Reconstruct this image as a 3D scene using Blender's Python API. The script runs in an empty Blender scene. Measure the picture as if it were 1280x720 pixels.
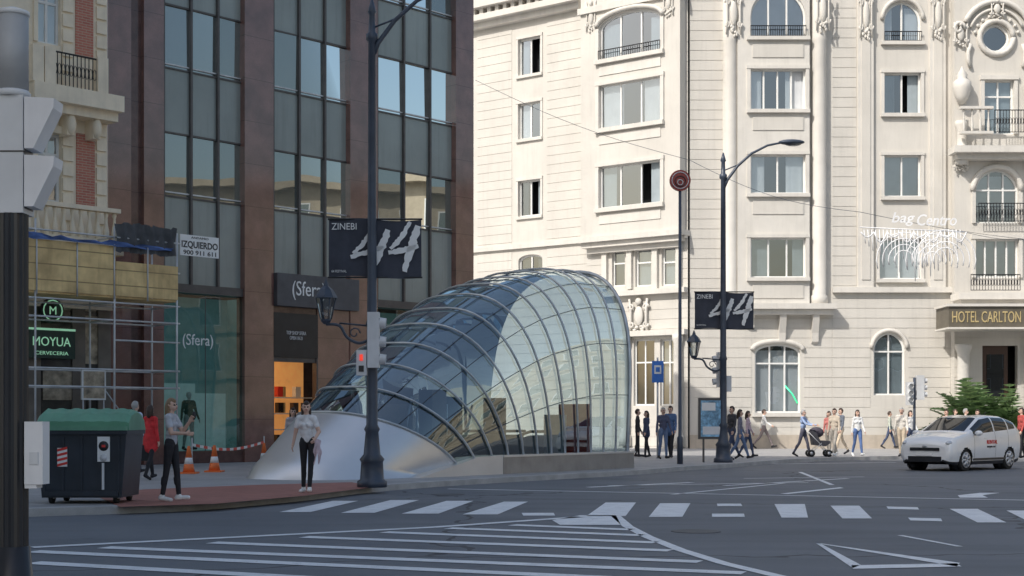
import bpy, bmesh, math, random
from mathutils import Vector, Matrix
import numpy as np
random.seed(7)
sc=bpy.context.scene; COL=sc.collection
sc.view_settings.view_transform='Standard'; sc.view_settings.look='None'; sc.view_settings.exposure=0
f=1777.8; yh=524.0; he=1.48
Z=Vector((0,0,1))
def gp(px,py,z=0.0):
    Y=(he-z)*f/(py-yh); return Vector(((px-640)/f*Y,Y,z))
def wp(px,py,Y): return Vector(((px-640)/f*Y,Y,he+(yh-py)/f*Y))
rad=math.radians
# ---------------- materials
def nt(name):
    m=bpy.data.materials.new(name); m.use_nodes=True; n=m.node_tree; n.nodes.clear()
    out=n.nodes.new('ShaderNodeOutputMaterial'); return m,n,out
def mathn(n,op,a,b=None,clamp=False):
    q=n.nodes.new('ShaderNodeMath'); q.operation=op; q.use_clamp=clamp
    for i,v in enumerate((a,b)):
        if v is None: continue
        if isinstance(v,(int,float)): q.inputs[i].default_value=v
        else: n.links.new(v,q.inputs[i])
    return q.outputs[0]
def mixc(n,fac,a,b):
    q=n.nodes.new('ShaderNodeMix'); q.data_type='RGBA'
    for i,v in ((0,fac),(6,a),(7,b)):
        if isinstance(v,(int,float)): q.inputs[i].default_value=v
        elif isinstance(v,tuple): q.inputs[i].default_value=(*v[:3],1)
        else: n.links.new(v,q.inputs[i])
    return q.outputs[2]
def noise(n,vec,scale,detail=4,rough=.55):
    q=n.nodes.new('ShaderNodeTexNoise'); q.inputs['Scale'].default_value=scale; q.inputs['Detail'].default_value=detail; q.inputs['Roughness'].default_value=rough
    n.links.new(vec,q.inputs['Vector']); return q.outputs['Fac']
def ramp(n,fac,a,b):
    q=n.nodes.new('ShaderNodeMapRange'); q.inputs[1].default_value=a; q.inputs[2].default_value=b; n.links.new(fac,q.inputs[0]); return q.outputs[0]
def mk(name,col,rough=.6,metal=0,var=.18,scale=2.5,bump=0,bscale=40,fine=0,fscale=120,spec=.5,zj=None,coat=0,streak=0,emit=None):
    m,n,out=nt(name); tc=n.nodes.new('ShaderNodeTexCoord').outputs['Object']
    p=n.nodes.new('ShaderNodeBsdfPrincipled'); n.links.new(p.outputs[0],out.inputs[0])
    a=tuple(c*(1-var) for c in col); b=tuple(min(1,c*(1+var)) for c in col)
    c=mixc(n,ramp(n,noise(n,tc,scale),.3,.7),a,b)
    if fine: 
        c=mixc(n,mathn(n,'MULTIPLY',ramp(n,noise(n,tc,fscale,2),.35,.65),fine),c,tuple(x*.35 for x in col))
    if streak:
        mp=n.nodes.new('ShaderNodeMapping'); mp.inputs['Scale'].default_value=(3,3,.25); n.links.new(tc,mp.inputs[0])
        c=mixc(n,mathn(n,'MULTIPLY',ramp(n,noise(n,mp.outputs[0],1.6,5,.65),.5,.8),streak),c,tuple(x*.5 for x in col))
    if zj:
        sx=n.nodes.new('ShaderNodeSeparateXYZ'); n.links.new(tc,sx.inputs[0])
        fr=mathn(n,'FRACT',mathn(n,'DIVIDE',sx.outputs[2],zj[0])); j=mathn(n,'LESS_THAN',fr,zj[1]/zj[0])
        c=mixc(n,j,c,tuple(x*.45 for x in col))
    n.links.new(c,p.inputs['Base Color'])
    p.inputs['Roughness'].default_value=rough; p.inputs['Metallic'].default_value=metal; p.inputs['Specular IOR Level'].default_value=spec
    if coat: p.inputs['Coat Weight'].default_value=coat; p.inputs['Coat Roughness'].default_value=.05
    if emit: 
        p.inputs['Emission Color'].default_value=(*emit[:3],1); p.inputs['Emission Strength'].default_value=emit[3]
    if bump:
        bp=n.nodes.new('ShaderNodeBump'); bp.inputs['Strength'].default_value=bump; bp.inputs['Distance'].default_value=.02
        n.links.new(noise(n,tc,bscale,6),bp.inputs['Height']); n.links.new(bp.outputs[0],p.inputs['Normal'])
    return m
def glass(name,tint,add=.06,mul=1.0,rough=0.0,gcol=(1,1,1),wave=0,back=None,wsc=.9):
    m,n,out=nt(name); fr=n.nodes.new('ShaderNodeFresnel'); fr.inputs[0].default_value=1.5
    fac=mathn(n,'ADD',mathn(n,'MULTIPLY',fr.outputs[0],mul),add,True)
    if back: t=n.nodes.new('ShaderNodeBsdfDiffuse')
    else: t=n.nodes.new('ShaderNodeBsdfTransparent')
    t.inputs[0].default_value=(*tint,1)
    g=n.nodes.new('ShaderNodeBsdfGlossy'); g.inputs['Roughness'].default_value=rough; g.inputs[0].default_value=(*gcol,1)
    mx=n.nodes.new('ShaderNodeMixShader'); n.links.new(fac,mx.inputs[0]); n.links.new(t.outputs[0],mx.inputs[1]); n.links.new(g.outputs[0],mx.inputs[2]); n.links.new(mx.outputs[0],out.inputs[0])
    if wave:
        tc=n.nodes.new('ShaderNodeTexCoord').outputs['Object']
        bp=n.nodes.new('ShaderNodeBump'); bp.inputs['Strength'].default_value=wave; bp.inputs['Distance'].default_value=.05
        n.links.new(noise(n,tc,wsc,1),bp.inputs['Height']); n.links.new(bp.outputs[0],g.inputs['Normal'])
    return m
def asphalt():
    m,n,out=nt('asphalt'); tc=n.nodes.new('ShaderNodeTexCoord').outputs['Object']
    p=n.nodes.new('ShaderNodeBsdfPrincipled'); n.links.new(p.outputs[0],out.inputs[0])
    c=mixc(n,ramp(n,noise(n,tc,.35,5),.3,.7),(.125,.134,.150),(.178,.188,.205))
    mp=n.nodes.new('ShaderNodeMapping'); mp.inputs['Scale'].default_value=(.25,2.2,1); mp.inputs['Rotation'].default_value=(0,0,.12); n.links.new(tc,mp.inputs[0])
    c=mixc(n,mathn(n,'MULTIPLY',ramp(n,noise(n,mp.outputs[0],.6,4),.45,.75),.6),c,(.08,.085,.095))
    c=mixc(n,mathn(n,'MULTIPLY',ramp(n,noise(n,tc,90,2),.4,.7),.5),c,(.24,.25,.265))
    c=mixc(n,mathn(n,'MULTIPLY',ramp(n,noise(n,tc,1.1,6,.7),.60,.72),.45),c,(.07,.073,.082))
    v=n.nodes.new('ShaderNodeTexVoronoi'); v.feature='DISTANCE_TO_EDGE'; v.inputs['Scale'].default_value=.22
    nz=n.nodes.new('ShaderNodeTexNoise'); nz.inputs['Scale'].default_value=1.2; n.links.new(tc,nz.inputs[0])
    va=n.nodes.new('ShaderNodeMix'); va.data_type='VECTOR'; va.inputs[0].default_value=.5; n.links.new(tc,va.inputs[4]); n.links.new(nz.outputs[1],va.inputs[5]); n.links.new(va.outputs[1],v.inputs['Vector'])
    c=mixc(n,mathn(n,'LESS_THAN',v.outputs[0],.004),c,(.07,.07,.075))
    n.links.new(c,p.inputs['Base Color']); p.inputs['Roughness'].default_value=.7
    bp=n.nodes.new('ShaderNodeBump'); bp.inputs['Strength'].default_value=.5; bp.inputs['Distance'].default_value=.01; n.links.new(noise(n,tc,120,3),bp.inputs['Height']); n.links.new(bp.outputs[0],p.inputs['Normal'])
    return m
def tiles(name,c1,c2,mortar,w=.4,h=.4,rot=.75,off=0,ms=.02):
    m,n,out=nt(name); tc=n.nodes.new('ShaderNodeTexCoord').outputs['Object']
    mp=n.nodes.new('ShaderNodeMapping'); mp.inputs['Rotation'].default_value=(0,0,rot); n.links.new(tc,mp.inputs[0])
    br=n.nodes.new('ShaderNodeTexBrick'); br.inputs['Scale'].default_value=1; br.inputs['Brick Width'].default_value=w; br.inputs['Row Height'].default_value=h; br.inputs['Mortar Size'].default_value=ms*.5; br.offset=off
    br.inputs['Color1'].default_value=(*c1,1); br.inputs['Color2'].default_value=(*c2,1); br.inputs['Mortar'].default_value=(*mortar,1); n.links.new(mp.outputs[0],br.inputs[0])
    p=n.nodes.new('ShaderNodeBsdfPrincipled'); n.links.new(p.outputs[0],out.inputs[0])
    c=mixc(n,mathn(n,'MULTIPLY',ramp(n,noise(n,tc,.7,5),.4,.75),.45),br.outputs[0],tuple(x*.5 for x in c1))
    n.links.new(c,p.inputs['Base Color']); p.inputs['Roughness'].default_value=.7
    return m
def brickv(name):
    m,n,out=nt(name); tc=n.nodes.new('ShaderNodeTexCoord').outputs['Object']
    sx=n.nodes.new('ShaderNodeSeparateXYZ'); n.links.new(tc,sx.inputs[0])
    s=mathn(n,'ADD',mathn(n,'MULTIPLY',sx.outputs[0],.691),mathn(n,'MULTIPLY',sx.outputs[1],.723))
    cb=n.nodes.new('ShaderNodeCombineXYZ'); n.links.new(s,cb.inputs[0]); n.links.new(sx.outputs[2],cb.inputs[1])
    br=n.nodes.new('ShaderNodeTexBrick'); br.inputs['Scale'].default_value=1; br.inputs['Brick Width'].default_value=.25; br.inputs['Row Height'].default_value=.075; br.inputs['Mortar Size'].default_value=.008
    br.inputs['Color1'].default_value=(.54,.20,.14,1); br.inputs['Color2'].default_value=(.45,.15,.11,1); br.inputs['Mortar'].default_value=(.5,.4,.31,1); n.links.new(cb.outputs[0],br.inputs[0])
    p=n.nodes.new('ShaderNodeBsdfPrincipled'); n.links.new(p.outputs[0],out.inputs[0]); n.links.new(br.outputs[0],p.inputs['Base Color']); p.inputs['Roughness'].default_value=.8
    return m
def paintmat():
    m,n,out=nt('road_paint'); tc=n.nodes.new('ShaderNodeTexCoord').outputs['Object']
    p=n.nodes.new('ShaderNodeBsdfPrincipled'); n.links.new(p.outputs[0],out.inputs[0])
    c=mixc(n,ramp(n,noise(n,tc,3,8,.75),.45,.78),(.88,.89,.90),(.60,.61,.63))
    c=mixc(n,ramp(n,noise(n,tc,30,4,.7),.62,.70),c,(.25,.25,.26))
    n.links.new(c,p.inputs['Base Color']); p.inputs['Roughness'].default_value=.6
    return m
ASPH=asphalt(); PAINT=paintmat()
PAVE=tiles('paving_tiles',(.44,.43,.425),(.38,.375,.37),(.22,.215,.21))
REDP=tiles('red_paving',(.47,.20,.155),(.39,.16,.125),(.25,.13,.1),w=.2,h=.2)
KERB=mk('kerb_granite',(.50,.49,.48),.7,fine=.3,bump=.2)
CREAM=mk('cream_stone',(.60,.575,.53),.75,var=.07,scale=.6,bump=.2,bscale=14,streak=.22)
CREAM2=mk('cream_trim',(.64,.615,.57),.7,var=.07,scale=1.2,streak=.26,bump=.15)
TAN=mk('tan_stone',(.48,.42,.35),.75,var=.1,streak=.3,bump=.2)
OCREAM=mk('ornate_cream',(.88,.77,.60),.75,var=.08,streak=.3,bump=.2)
BRICK=brickv('red_brick')
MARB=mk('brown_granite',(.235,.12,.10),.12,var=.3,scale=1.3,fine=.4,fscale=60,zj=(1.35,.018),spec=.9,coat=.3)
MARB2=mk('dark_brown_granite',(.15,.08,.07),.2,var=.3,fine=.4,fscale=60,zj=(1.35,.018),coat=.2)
DARKM=mk('bronze_mullion_metal',(.10,.092,.09),.4,.2)
SPAN=mk('grey_spandrel',(.29,.325,.31),.25,var=.14,scale=.4,streak=.35,spec=.7)
TINT=glass('tinted_glass',(.09,.105,.10),add=.22,mul=1.0,gcol=(.84,.90,.90),wave=.07,back=True,wsc=.6)
SHOPG=glass('shop_glass',(.60,.74,.74),add=.02,mul=.7,wave=.03)
WING=glass('window_glass',(.74,.78,.80),add=.20,mul=1.1,wave=.10)
KG=glass('canopy_glass',(.42,.53,.57),add=.16,mul=1.75,gcol=(.82,.92,.97),wave=.04)
STEEL=mk('brushed_steel',(.70,.71,.72),.3,.6,var=.05,scale=1)
RIB=mk('grey_steel_rib',(.52,.55,.57),.32,.5)
BLACKP=mk('black_paint',(.02,.021,.025),.35,var=.3)
NAVYP=mk('dark_blue_grey_paint',(.055,.07,.10),.4,var=.2)
GREYH=mk('grey_housing',(.62,.63,.64),.5,var=.12,streak=.4)
LGREY=mk('light_grey_plastic',(.74,.74,.75),.5,var=.1,streak=.2)
WHITE=mk('white_paint',(.86,.86,.85),.5,var=.05)
WFRAME=mk('white_window_frame',(.78,.78,.76),.5,var=.05)
DSHADE=mk('dark_interior_shade',(.02,.02,.022),.9)  # near-black colour stands in for the shade of interiors and stairwell
CURT=mk('pale_curtain',(.62,.64,.66),.9,var=.1,scale=1)
CURTG=mk('grey_curtain',(.30,.35,.38),.9,var=.15,scale=1)
IRON=mk('wrought_iron',(.015,.015,.018),.5,.3)
WOOD=mk('scaffold_boards',(.78,.54,.26),.8,var=.38,scale=1.1,streak=.7,zj=(.42,.03))
GALV=mk('galvanised_tube',(.60,.61,.62),.45,.3)
TARP=mk('blue_tarp',(.08,.15,.38),.6,var=.4)
BTARP=mk('black_netting',(.09,.093,.10),.9,var=.3)
GREENL=mk('green_lid',(.15,.36,.24),.5,var=.14,streak=.3)
CONT=mk('container_navy_plastic',(.028,.036,.048),.42,var=.25,streak=.35)
ORANGE=mk('orange_cone',(.9,.20,.05),.5,var=.1)
RED=mk('red_paint',(.70,.05,.04),.4)
DRED=mk('dark_red_enamel',(.30,.045,.035),.4)
GOLD=mk('gold_lettering',(.48,.38,.19),.45,.0)
NAVY=mk('navy_banner_cloth',(.055,.06,.08),.8,var=.25)
CARW=mk('white_car_paint',(.90,.91,.92),.22,coat=1,var=.02)
CARG=glass('car_glass',(.015,.017,.02),add=.04,mul=.8,back=True)
TYRE=mk('tyre_rubber',(.022,.022,.022),.8)
ALLOY=mk('alloy_rim',(.6,.61,.63),.3,.6)
HLIGHT=glass('headlight_glass',(.55,.57,.6),add=.2,back=True)
BLUE=mk('blue_sign',(.05,.20,.66),.4)
LEAF=mk('dark_leaf',(.045,.09,.028),.55,var=.4,scale=6)
LEAF2=mk('light_leaf',(.09,.15,.05),.55,var=.4,scale=6)
GREENS=mk('green_sign',(.012,.04,.03),.4)
NEON=mk('green_lit_letters',(.40,.7,.5),.4,emit=(.45,.95,.6,.3))
GREFL=mk('green_reflection_glow',(.1,.8,.4),.4,emit=(.05,.9,.4,.6))  # glow colour imitating a green reflection in window glass
WARM=mk('warm_glow_wall',(.75,.42,.15),.7,emit=(1,.45,.14,.30),var=.3,scale=2)  # wall emits orange itself, standing in for the entrance lighting
LAMPW=mk('warm_ceiling_lamp',(1,.9,.7),.5,emit=(1,.8,.5,3))
REDL=mk('red_signal_lens',(.8,.05,.03),.3,emit=(1,.06,.03,.7))
FARW=mk('warm_stone_facade',(.46,.39,.29),.8,var=.1)
FARD=mk('shade_block_stone',(.66,.65,.63),.8,var=.1)
LANT=glass('lantern_glass',(.8,.82,.8),add=.12)
POST=mk('poster_blue',(.22,.42,.66),.4,var=.7,scale=7)
WIRE=mk('white_light_string',(.92,.92,.94),.5)
# ---------------- builder
class Fr:
    def __init__(s,O,d,n): s.O=Vector(O); s.d=Vector(d).normalized(); s.n=Vector(n).normalized()
    def pt(s,a,h,o=0): return s.O+s.d*a+s.n*o+Z*h
    def s(s_,px,o=0):
        k=(px-640)/f; O=s_.O+s_.n*o; return (k*O.y-O.x)/(s_.d.x-k*s_.d.y)
    def h(s_,px,py,o=0):
        Y=s_.pt(s_.s(px,o),0,o).y; return he+(yh-py)*Y/f
    def R(s_,x0,x1,y0,y1,o=0,k=0):
        c=(x0+x1)/2; return (s_.s(x0,o),s_.s(x1,o),s_.h(c,y1,o),s_.h(c,y0,o),k)
WF=Fr((0,0,0),(1,0,0),(0,-1,0))
class B:
    def __init__(s): s.v=[];s.f=[];s.mi=[];s.m=[];s.sm=[]
    def add(s,vs,fs,mat,smooth=False):
        if mat not in s.m: s.m.append(mat)
        k=s.m.index(mat); o=len(s.v); s.v+= [Vector(v) for v in vs]
        for q in fs: s.f.append([i+o for i in q]); s.mi.append(k); s.sm.append(smooth)
    def quad(s,pts,mat): s.add(pts,[list(range(len(pts)))],mat)
    def box(s,F,s0,s1,h0,h1,o0,o1,mat):
        if s0>s1: s0,s1=s1,s0
        P=[F.pt(a,h,o) for o in (o0,o1) for h in (h0,h1) for a in (s0,s1)]
        s.add(P,[(0,1,3,2),(5,4,6,7),(4,0,2,6),(1,5,7,3),(2,3,7,6),(4,5,1,0)],mat)
    def ring(s,c,ax,r,seg,r2=None,up=None):
        ax=ax.normalized(); a=up or (Vector((1,0,0)) if abs(ax.x)<.9 else Vector((0,1,0)))
        u=(a-ax*a.dot(ax)).normalized(); w=ax.cross(u)
        return [c+u*math.cos(2*math.pi*i/seg)*r+w*math.sin(2*math.pi*i/seg)*(r2 or r) for i in range(seg)]
    def tube(s,pts,r,mat,seg=8,smooth=True,caps=True):
        pts=[Vector(p) for p in pts]; n=len(pts); rs=r if isinstance(r,(list,tuple)) else [r]*n
        V=[];F=[]
        up=None
        for i,p in enumerate(pts):
            ax=(pts[min(i+1,n-1)]-pts[max(i-1,0)])
            if up is None:
                a=Vector((0,0,1)) if abs(ax.normalized().z)<.9 else Vector((1,0,0)); up=a
            axn=ax.normalized(); u=(up-axn*up.dot(axn))
            up=u.normalized() if u.length>1e-4 else up
            V+=s.ring(p,ax,rs[i],seg,up=up)
        for i in range(n-1):
            for j in range(seg):
                a=i*seg+j;b=i*seg+(j+1)%seg; F.append((a,b,b+seg,a+seg))
        if caps: F.append(tuple(range(seg))[::-1]); F.append(tuple(range((n-1)*seg,n*seg)))
        s.add(V,F,mat,smooth)
    def cyl(s,p,q,r,mat,seg=12,smooth=True): s.tube([p,q],r,mat,seg,smooth)
    def lathe(s,c,prof,mat,seg=16,smooth=True):
        c=Vector(c); V=[];F=[]
        for r,z in prof: V+=[c+Vector((r*math.cos(2*math.pi*j/seg),r*math.sin(2*math.pi*j/seg),z)) for j in range(seg)]
        for i in range(len(prof)-1):
            for j in range(seg):
                a=i*seg+j;b=i*seg+(j+1)%seg; F.append((a,b,b+seg,a+seg))
        F.append(tuple(range(seg))[::-1]); F.append(tuple(range((len(prof)-1)*seg,len(prof)*seg)))
        s.add(V,F,mat,smooth)
    def ell(s,c,r,mat,seg=10,rings=6,F0=None):
        c=Vector(c); F0=F0 or WF; V=[];F=[]
        if isinstance(r,(int,float)): r=(r,r,r)
        for i in range(rings+1):
            t=math.pi*i/rings
            for j in range(seg):
                q=2*math.pi*j/seg; V.append(c+F0.d*r[0]*math.sin(t)*math.cos(q)+F0.n*r[1]*math.sin(t)*math.sin(q)+Z*r[2]*math.cos(t))
        for i in range(rings):
            for j in range(seg):
                a=i*seg+j;b=i*seg+(j+1)%seg; F.append((a,a+seg,b+seg,b))
        s.add(V,F,mat,True)
    def prism(s,pts,z0,z1,mat,side=None):
        n=len(pts); V=[Vector((p[0],p[1],z0)) for p in pts]+[Vector((p[0],p[1],z1)) for p in pts]
        s.add(V,[tuple(range(n,2*n))],mat); s.add(V,[(i,(i+1)%n,(i+1)%n+n,i+n) for i in range(n)],side or mat)
    def fprism(s,F,pts,o0,o1,mat):
        n=len(pts); V=[F.pt(a,h,o0) for a,h in pts]+[F.pt(a,h,o1) for a,h in pts]
        s.add(V,[tuple(range(n))[::-1],tuple(range(n,2*n))]+[(i,(i+1)%n,(i+1)%n+n,i+n) for i in range(n)],mat)
    def obj(s,name,parent=None,**kw):
        if parent is not None and parent.parent is not None:
            top=parent.parent
            while top.parent: top=top.parent
            ob=s.obj(name,top,**kw); ob.parent=parent; return ob
        base=parent.location if parent else Vector(kw.pop('origin',(0,0,0)))
        me=bpy.data.meshes.new(name); me.from_pydata([tuple(v-base) for v in s.v],[],s.f)
        for m in s.m: me.materials.append(m)
        me.polygons.foreach_set('material_index',s.mi); me.polygons.foreach_set('use_smooth',s.sm); me.update()
        bm=bmesh.new(); bm.from_mesh(me); bmesh.ops.recalc_face_normals(bm,faces=bm.faces); bm.to_mesh(me); bm.free()
        ob=bpy.data.objects.new(name,me); COL.objects.link(ob)
        if parent: ob.parent=parent
        else: ob.location=base
        for k,v in kw.items(): ob[k]=v
        return ob
def thing(name,label,cat,loc,group=None):
    e=bpy.data.objects.new(name,None); e.location=loc; e.empty_display_size=.2; COL.objects.link(e)
    e['label']=label; e['category']=cat
    if group: e['group']=group
    return e
def clone(top,loc,rot=0,label=None):
    n=top.copy(); COL.objects.link(n); n.location=loc; n.rotation_euler[2]+=rot
    if label: n['label']=label
    def rec(o,p):
        for c in [x for x in o.children]:
            k=c.copy(); COL.objects.link(k); k.parent=p; rec(c,k)
    rec(top,n); return n
def text(t,F,s,h,o,width,height,mat,parent,name='lettering',align='C',ext=.006,shear=0,bold=0,**kw):
    cu=bpy.data.curves.new('t','FONT'); cu.body=t; cu.extrude=.02; cu.shear=shear; cu.resolution_u=3; cu.offset=bold
    if align=='C': cu.align_x='CENTER'
    ob=bpy.data.objects.new('t',cu); COL.objects.link(ob); dg=bpy.context.evaluated_depsgraph_get()
    me=bpy.data.meshes.new_from_object(ob.evaluated_get(dg)); bpy.data.objects.remove(ob)
    vs=np.array([v.co[:] for v in me.vertices]); mn=vs.min(0); mx=vs.max(0)
    w=mx[0]-mn[0]; hh=mx[1]-mn[1]; b=B(); sx=width/w; sy=height/hh
    x0={'C':-width/2,'L':0}[align]
    V=[F.pt(s+x0+(v[0]-mn[0])*sx, h-height/2+(v[1]-mn[1])*sy, o+(v[2]/.02)*ext) for v in vs]
    b.add(V,[tuple(p.vertices) for p in me.polygons],mat)
    return b.obj(name,parent,**kw)
# ---------------- wall tools
def arc(hole,n=14):
    a,b,c,d,k=hole; r=(b-a)/2; m=(a+b)/2
    rise=r if k==1 else r*.35; sp=d-rise
    return [(m-r*math.cos(math.pi*i/n),sp+rise*math.sin(math.pi*i/n)) for i in range(n+1)]
def wall(b,F,s0,s1,h0,h1,holes,mat,o=0,rev=.3,rmat=None):
    rmat=rmat or mat
    xs=sorted(set([s0,s1]+[q for H in holes for q in H[:2] if s0<q<s1])); hs=sorted(set([h0,h1]+[q for H in holes for q in H[2:4] if h0<q<h1]))
    for i in range(len(xs)-1):
        for j in range(len(hs)-1):
            cx=(xs[i]+xs[i+1])/2; ch=(hs[j]+hs[j+1])/2
            if any(H[0]<cx<H[1] and H[2]<ch<H[3] for H in holes): continue
            b.quad([F.pt(xs[i],hs[j],o),F.pt(xs[i+1],hs[j],o),F.pt(xs[i+1],hs[j+1],o),F.pt(xs[i],hs[j+1],o)],mat)
    for H in holes:
        a,c,l,t,k=H
        if k==3:
            m=((a+c)/2,(l+t)/2); r=(c-a)/2; n=24; P=[(m[0]+r*math.cos(2*math.pi*i/n),m[1]+r*math.sin(2*math.pi*i/n)) for i in range(n+1)]
            for i in range(n):
                cx=a if (P[i][0]+P[i+1][0])/2<m[0] else c; cy=l if (P[i][1]+P[i+1][1])/2<m[1] else t
                b.quad([F.pt(*P[i],o),F.pt(*P[i+1],o),F.pt(cx,cy,o)],mat)
        elif k: P=arc(H); 
        if k in (1,2):
            n=len(P)-1; m=n//2
            for i in range(n):
                cx=a if i<m else c; b.quad([F.pt(*P[i],o),F.pt(*P[i+1],o),F.pt(cx,t,o)],mat)
            b.quad([F.pt(*P[m],o),F.pt(a,t,o),F.pt(c,t,o)],mat)
            P=[(a,l)]+P+[(c,l),(a,l)]
        if k==0: P=[(a,l),(a,t),(c,t),(c,l),(a,l)]
        for i in range(len(P)-1): b.quad([F.pt(*P[i],o),F.pt(*P[i+1],o),F.pt(*P[i+1],o-rev),F.pt(*P[i],o-rev)],rmat)
def rust(b,F,s0,s1,h0,h1,holes,mat,o=0,proud=.02,course=.46,gap=.035,mar=.16):
    h=h0
    while h<h1-.1:
        t=min(h+course-gap,h1); iv=[(s0,s1)]
        for H in holes:
            if H[2]-mar<t and H[3]+mar>h:
                nv=[]
                for p,q in iv:
                    if H[1]+mar<=p or H[0]-mar>=q: nv.append((p,q)); continue
                    if H[0]-mar>p+.05: nv.append((p,H[0]-mar))
                    if H[1]+mar<q-.05: nv.append((H[1]+mar,q))
                iv=nv
        for p,q in iv: b.box(F,p,q,h,t,o-.01,o+proud,mat)
        h+=course
def window(par,F,H,o,cols=2,tr=None,cur=1,rec=.18,openc=False,fmat=None,top=None):
    a,c,l,t,k=H; fm=fmat or WFRAME; fw=.075; b=B(); O=o-rec
    if k in (0,):
        P=[(a,l),(a,t),(c,t),(c,l)]
    elif k in(1,2): P=[(a,l)]+arc(H)+[(c,l)]
    else:
        m=((a+c)/2,(l+t)/2); r=(c-a)/2; P=[(m[0]-r*math.cos(2*math.pi*i/20),m[1]+r*math.sin(2*math.pi*i/20)) for i in range(20)]
    cen=((a+c)/2,(l+t)/2)
    n=len(P)
    for i in range(n):
        p=Vector(P[i]);q=Vector(P[(i+1)%n])
        def ins(w):
            dx=cen[0]-w[0]; dy=cen[1]-w[1]; return (w[0]+max(-fw,min(fw,dx*.2)), w[1]+max(-fw,min(fw,dy*.2)))
        pi_,qi=ins(p),ins(q)
        b.fprism(F,[tuple(p),tuple(q),qi,pi_],O-.05,O+.03,fm)
    for i in range(1,cols):
        x=a+(c-a)*i/cols; b.box(F,x-.035,x+.035,l+.05,t-.04,O-.04,O+.035,fm)
    if tr: 
        x=l+(t-l)*tr; b.box(F,a+.05,c-.05,x-.035,x+.035,O-.045,O+.04,fm)
    w=b.obj('window',par)
    g=B(); tl=[random.uniform(-.012,.012) for _ in range(2)]
    if top=='ajar' and k==0:
        cc_=a+(c-a)/cols*(cols-1)
        P=[(a,l),(a,t),(cc_,t),(cc_,l)]
    g.quad([F.pt(x,y,O-.01+tl[0]*(x-a)+tl[1]*(y-l)) for x,y in P],WING); g=g.obj('window_pane',w)
    if cur:
        mat=CURT if cur==1 else CURTG; W=c-a
        spans=[(a+.05,a+W*random.uniform(.20,.42)),(c-W*random.uniform(.20,.42),c-.05)] if openc else [(a+.05,c-.05)]
        for p,q in spans:
            cb=B(); nn=max(6,int((q-p)*16)); V=[];Fc=[]
            for i in range(nn+1):
                x=p+(q-p)*i/nn; oo=O-.14+(.03 if i%2 else 0)+random.uniform(-.01,.01)
                V+=[F.pt(x,l+.04,oo),F.pt(x,(t if k==0 else t-(c-a)*.12)-.03,oo)]
            for i in range(nn): Fc.append((2*i,2*i+2,2*i+3,2*i+1))
            cb.add(V,Fc,mat,True); cb.obj('curtain',w)
    return w
def balust(b,F,s0,s1,h0,h1,o,mat,step=.24,r=.07):
    b.box(F,s0,s1,h1-.12,h1,o-.14,o+.14,mat); b.box(F,s0,s1,h0,h0+.12,o-.14,o+.14,mat)
    n=max(2,int((s1-s0)/step)); H=h1-h0-.24
    for i in range(n):
        x=s0+(i+.5)*(s1-s0)/n
        b.lathe(F.pt(x,h0+.12,o),[(r*.6,0),(r,.05*H),(r*1.15,.3*H),(r*.5,.65*H),(r*.5,.8*H),(r*.8,.9*H),(r*.7,H)],mat,8)
def railing(b,F,s0,s1,h0,h1,o,step=.13,curl=True):
    b.box(F,s0,s1,h1-.04,h1,o-.02,o+.02,IRON); b.box(F,s0,s1,h0,h0+.03,o-.015,o+.015,IRON)
    n=max(2,int((s1-s0)/step))
    for i in range(n+1):
        x=s0+i*(s1-s0)/n; b.box(F,x-.01,x+.01,h0,h1,o-.01,o+.01,IRON)
        if curl and i<n:
            m=x+(s1-s0)/n/2; P=[F.pt(m+.05*math.cos(t*.9),(h0+h1)/2+.16*math.sin(t*.9),o) for t in range(8)]
            b.tube(P,.012,IRON,4)
def ornament(b,F,s,h,o,w,ht,mat,n=16):
    rr=random.Random(int(s*77+h*31))
    b.ell(F.pt(s,h,o-.03),(w*.2,.09,ht*.26),mat,F0=F)
    for sd in (1,-1):
        for k in (1,-1):
            P=[F.pt(s+sd*(w*.3+w*.14*(1-t/11)*math.cos(t*.65)),h+k*(ht*.22+ht*.10*(1-t/11)*math.sin(t*.65)),o) for t in range(10)]
            b.tube(P,[w*.055*(1-.05*q) for q in range(10)],mat,6)
        P=[F.pt(s+sd*w*(.38-.06*math.sin(t)),h+ht*(.45-t*.3),o) for t in range(4)]; b.tube(P,w*.05,mat,6)
    for i in range(n//2):
        b.ell(F.pt(s+rr.uniform(-.2,.2)*w,h-ht*(.28+.22*i/(n/2)),o-.02),(w*.09*(1.2-i/n),.07,ht*.04),mat,6,4,F0=F)
    b.ell(F.pt(s,h+ht*.38,o),(w*.14,.09,ht*.1),mat,8,5,F0=F)
# ================= GROUND
b=B(); b.quad([(-600,-600,-.02),(600,-600,-.02),(600,900,-.02),(-600,900,-.02)],ASPH); b.obj('ground',kind='structure')
b=B(); b.quad([(-60,-40,0),(70,-40,0),(70,62,0),(-60,62,0)],ASPH); b.obj('road',kind='structure')
KP=[(-330,660),(40,646),(160,642),(260,637),(380,626),(480,614),(620,604),(790,594),(850,589),(910,585),(1000,578),(1130,574),(1290,573),(1600,573)]
KG_=[gp(*p) for p in KP]
def cr(P,n=5):
    out=[]
    for i in range(len(P)-1):
        p0=P[max(i-1,0)];p1=P[i];p2=P[i+1];p3=P[min(i+2,len(P)-1)]
        for j in range(n):
            t=j/n; out.append(.5*((2*p1)+(-p0+p2)*t+(2*p0-5*p1+4*p2-p3)*t*t+(-p0+3*p1-3*p2+p3)*t**3))
    out.append(P[-1]); return out
KL=cr(KG_); inner=[]
for i,p in enumerate(KL):
    t=(KL[min(i+1,len(KL)-1)]-KL[max(i-1,0)]).normalized(); inner.append(p+Vector((-t.y,t.x,0))*.28)
b=B()
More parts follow.
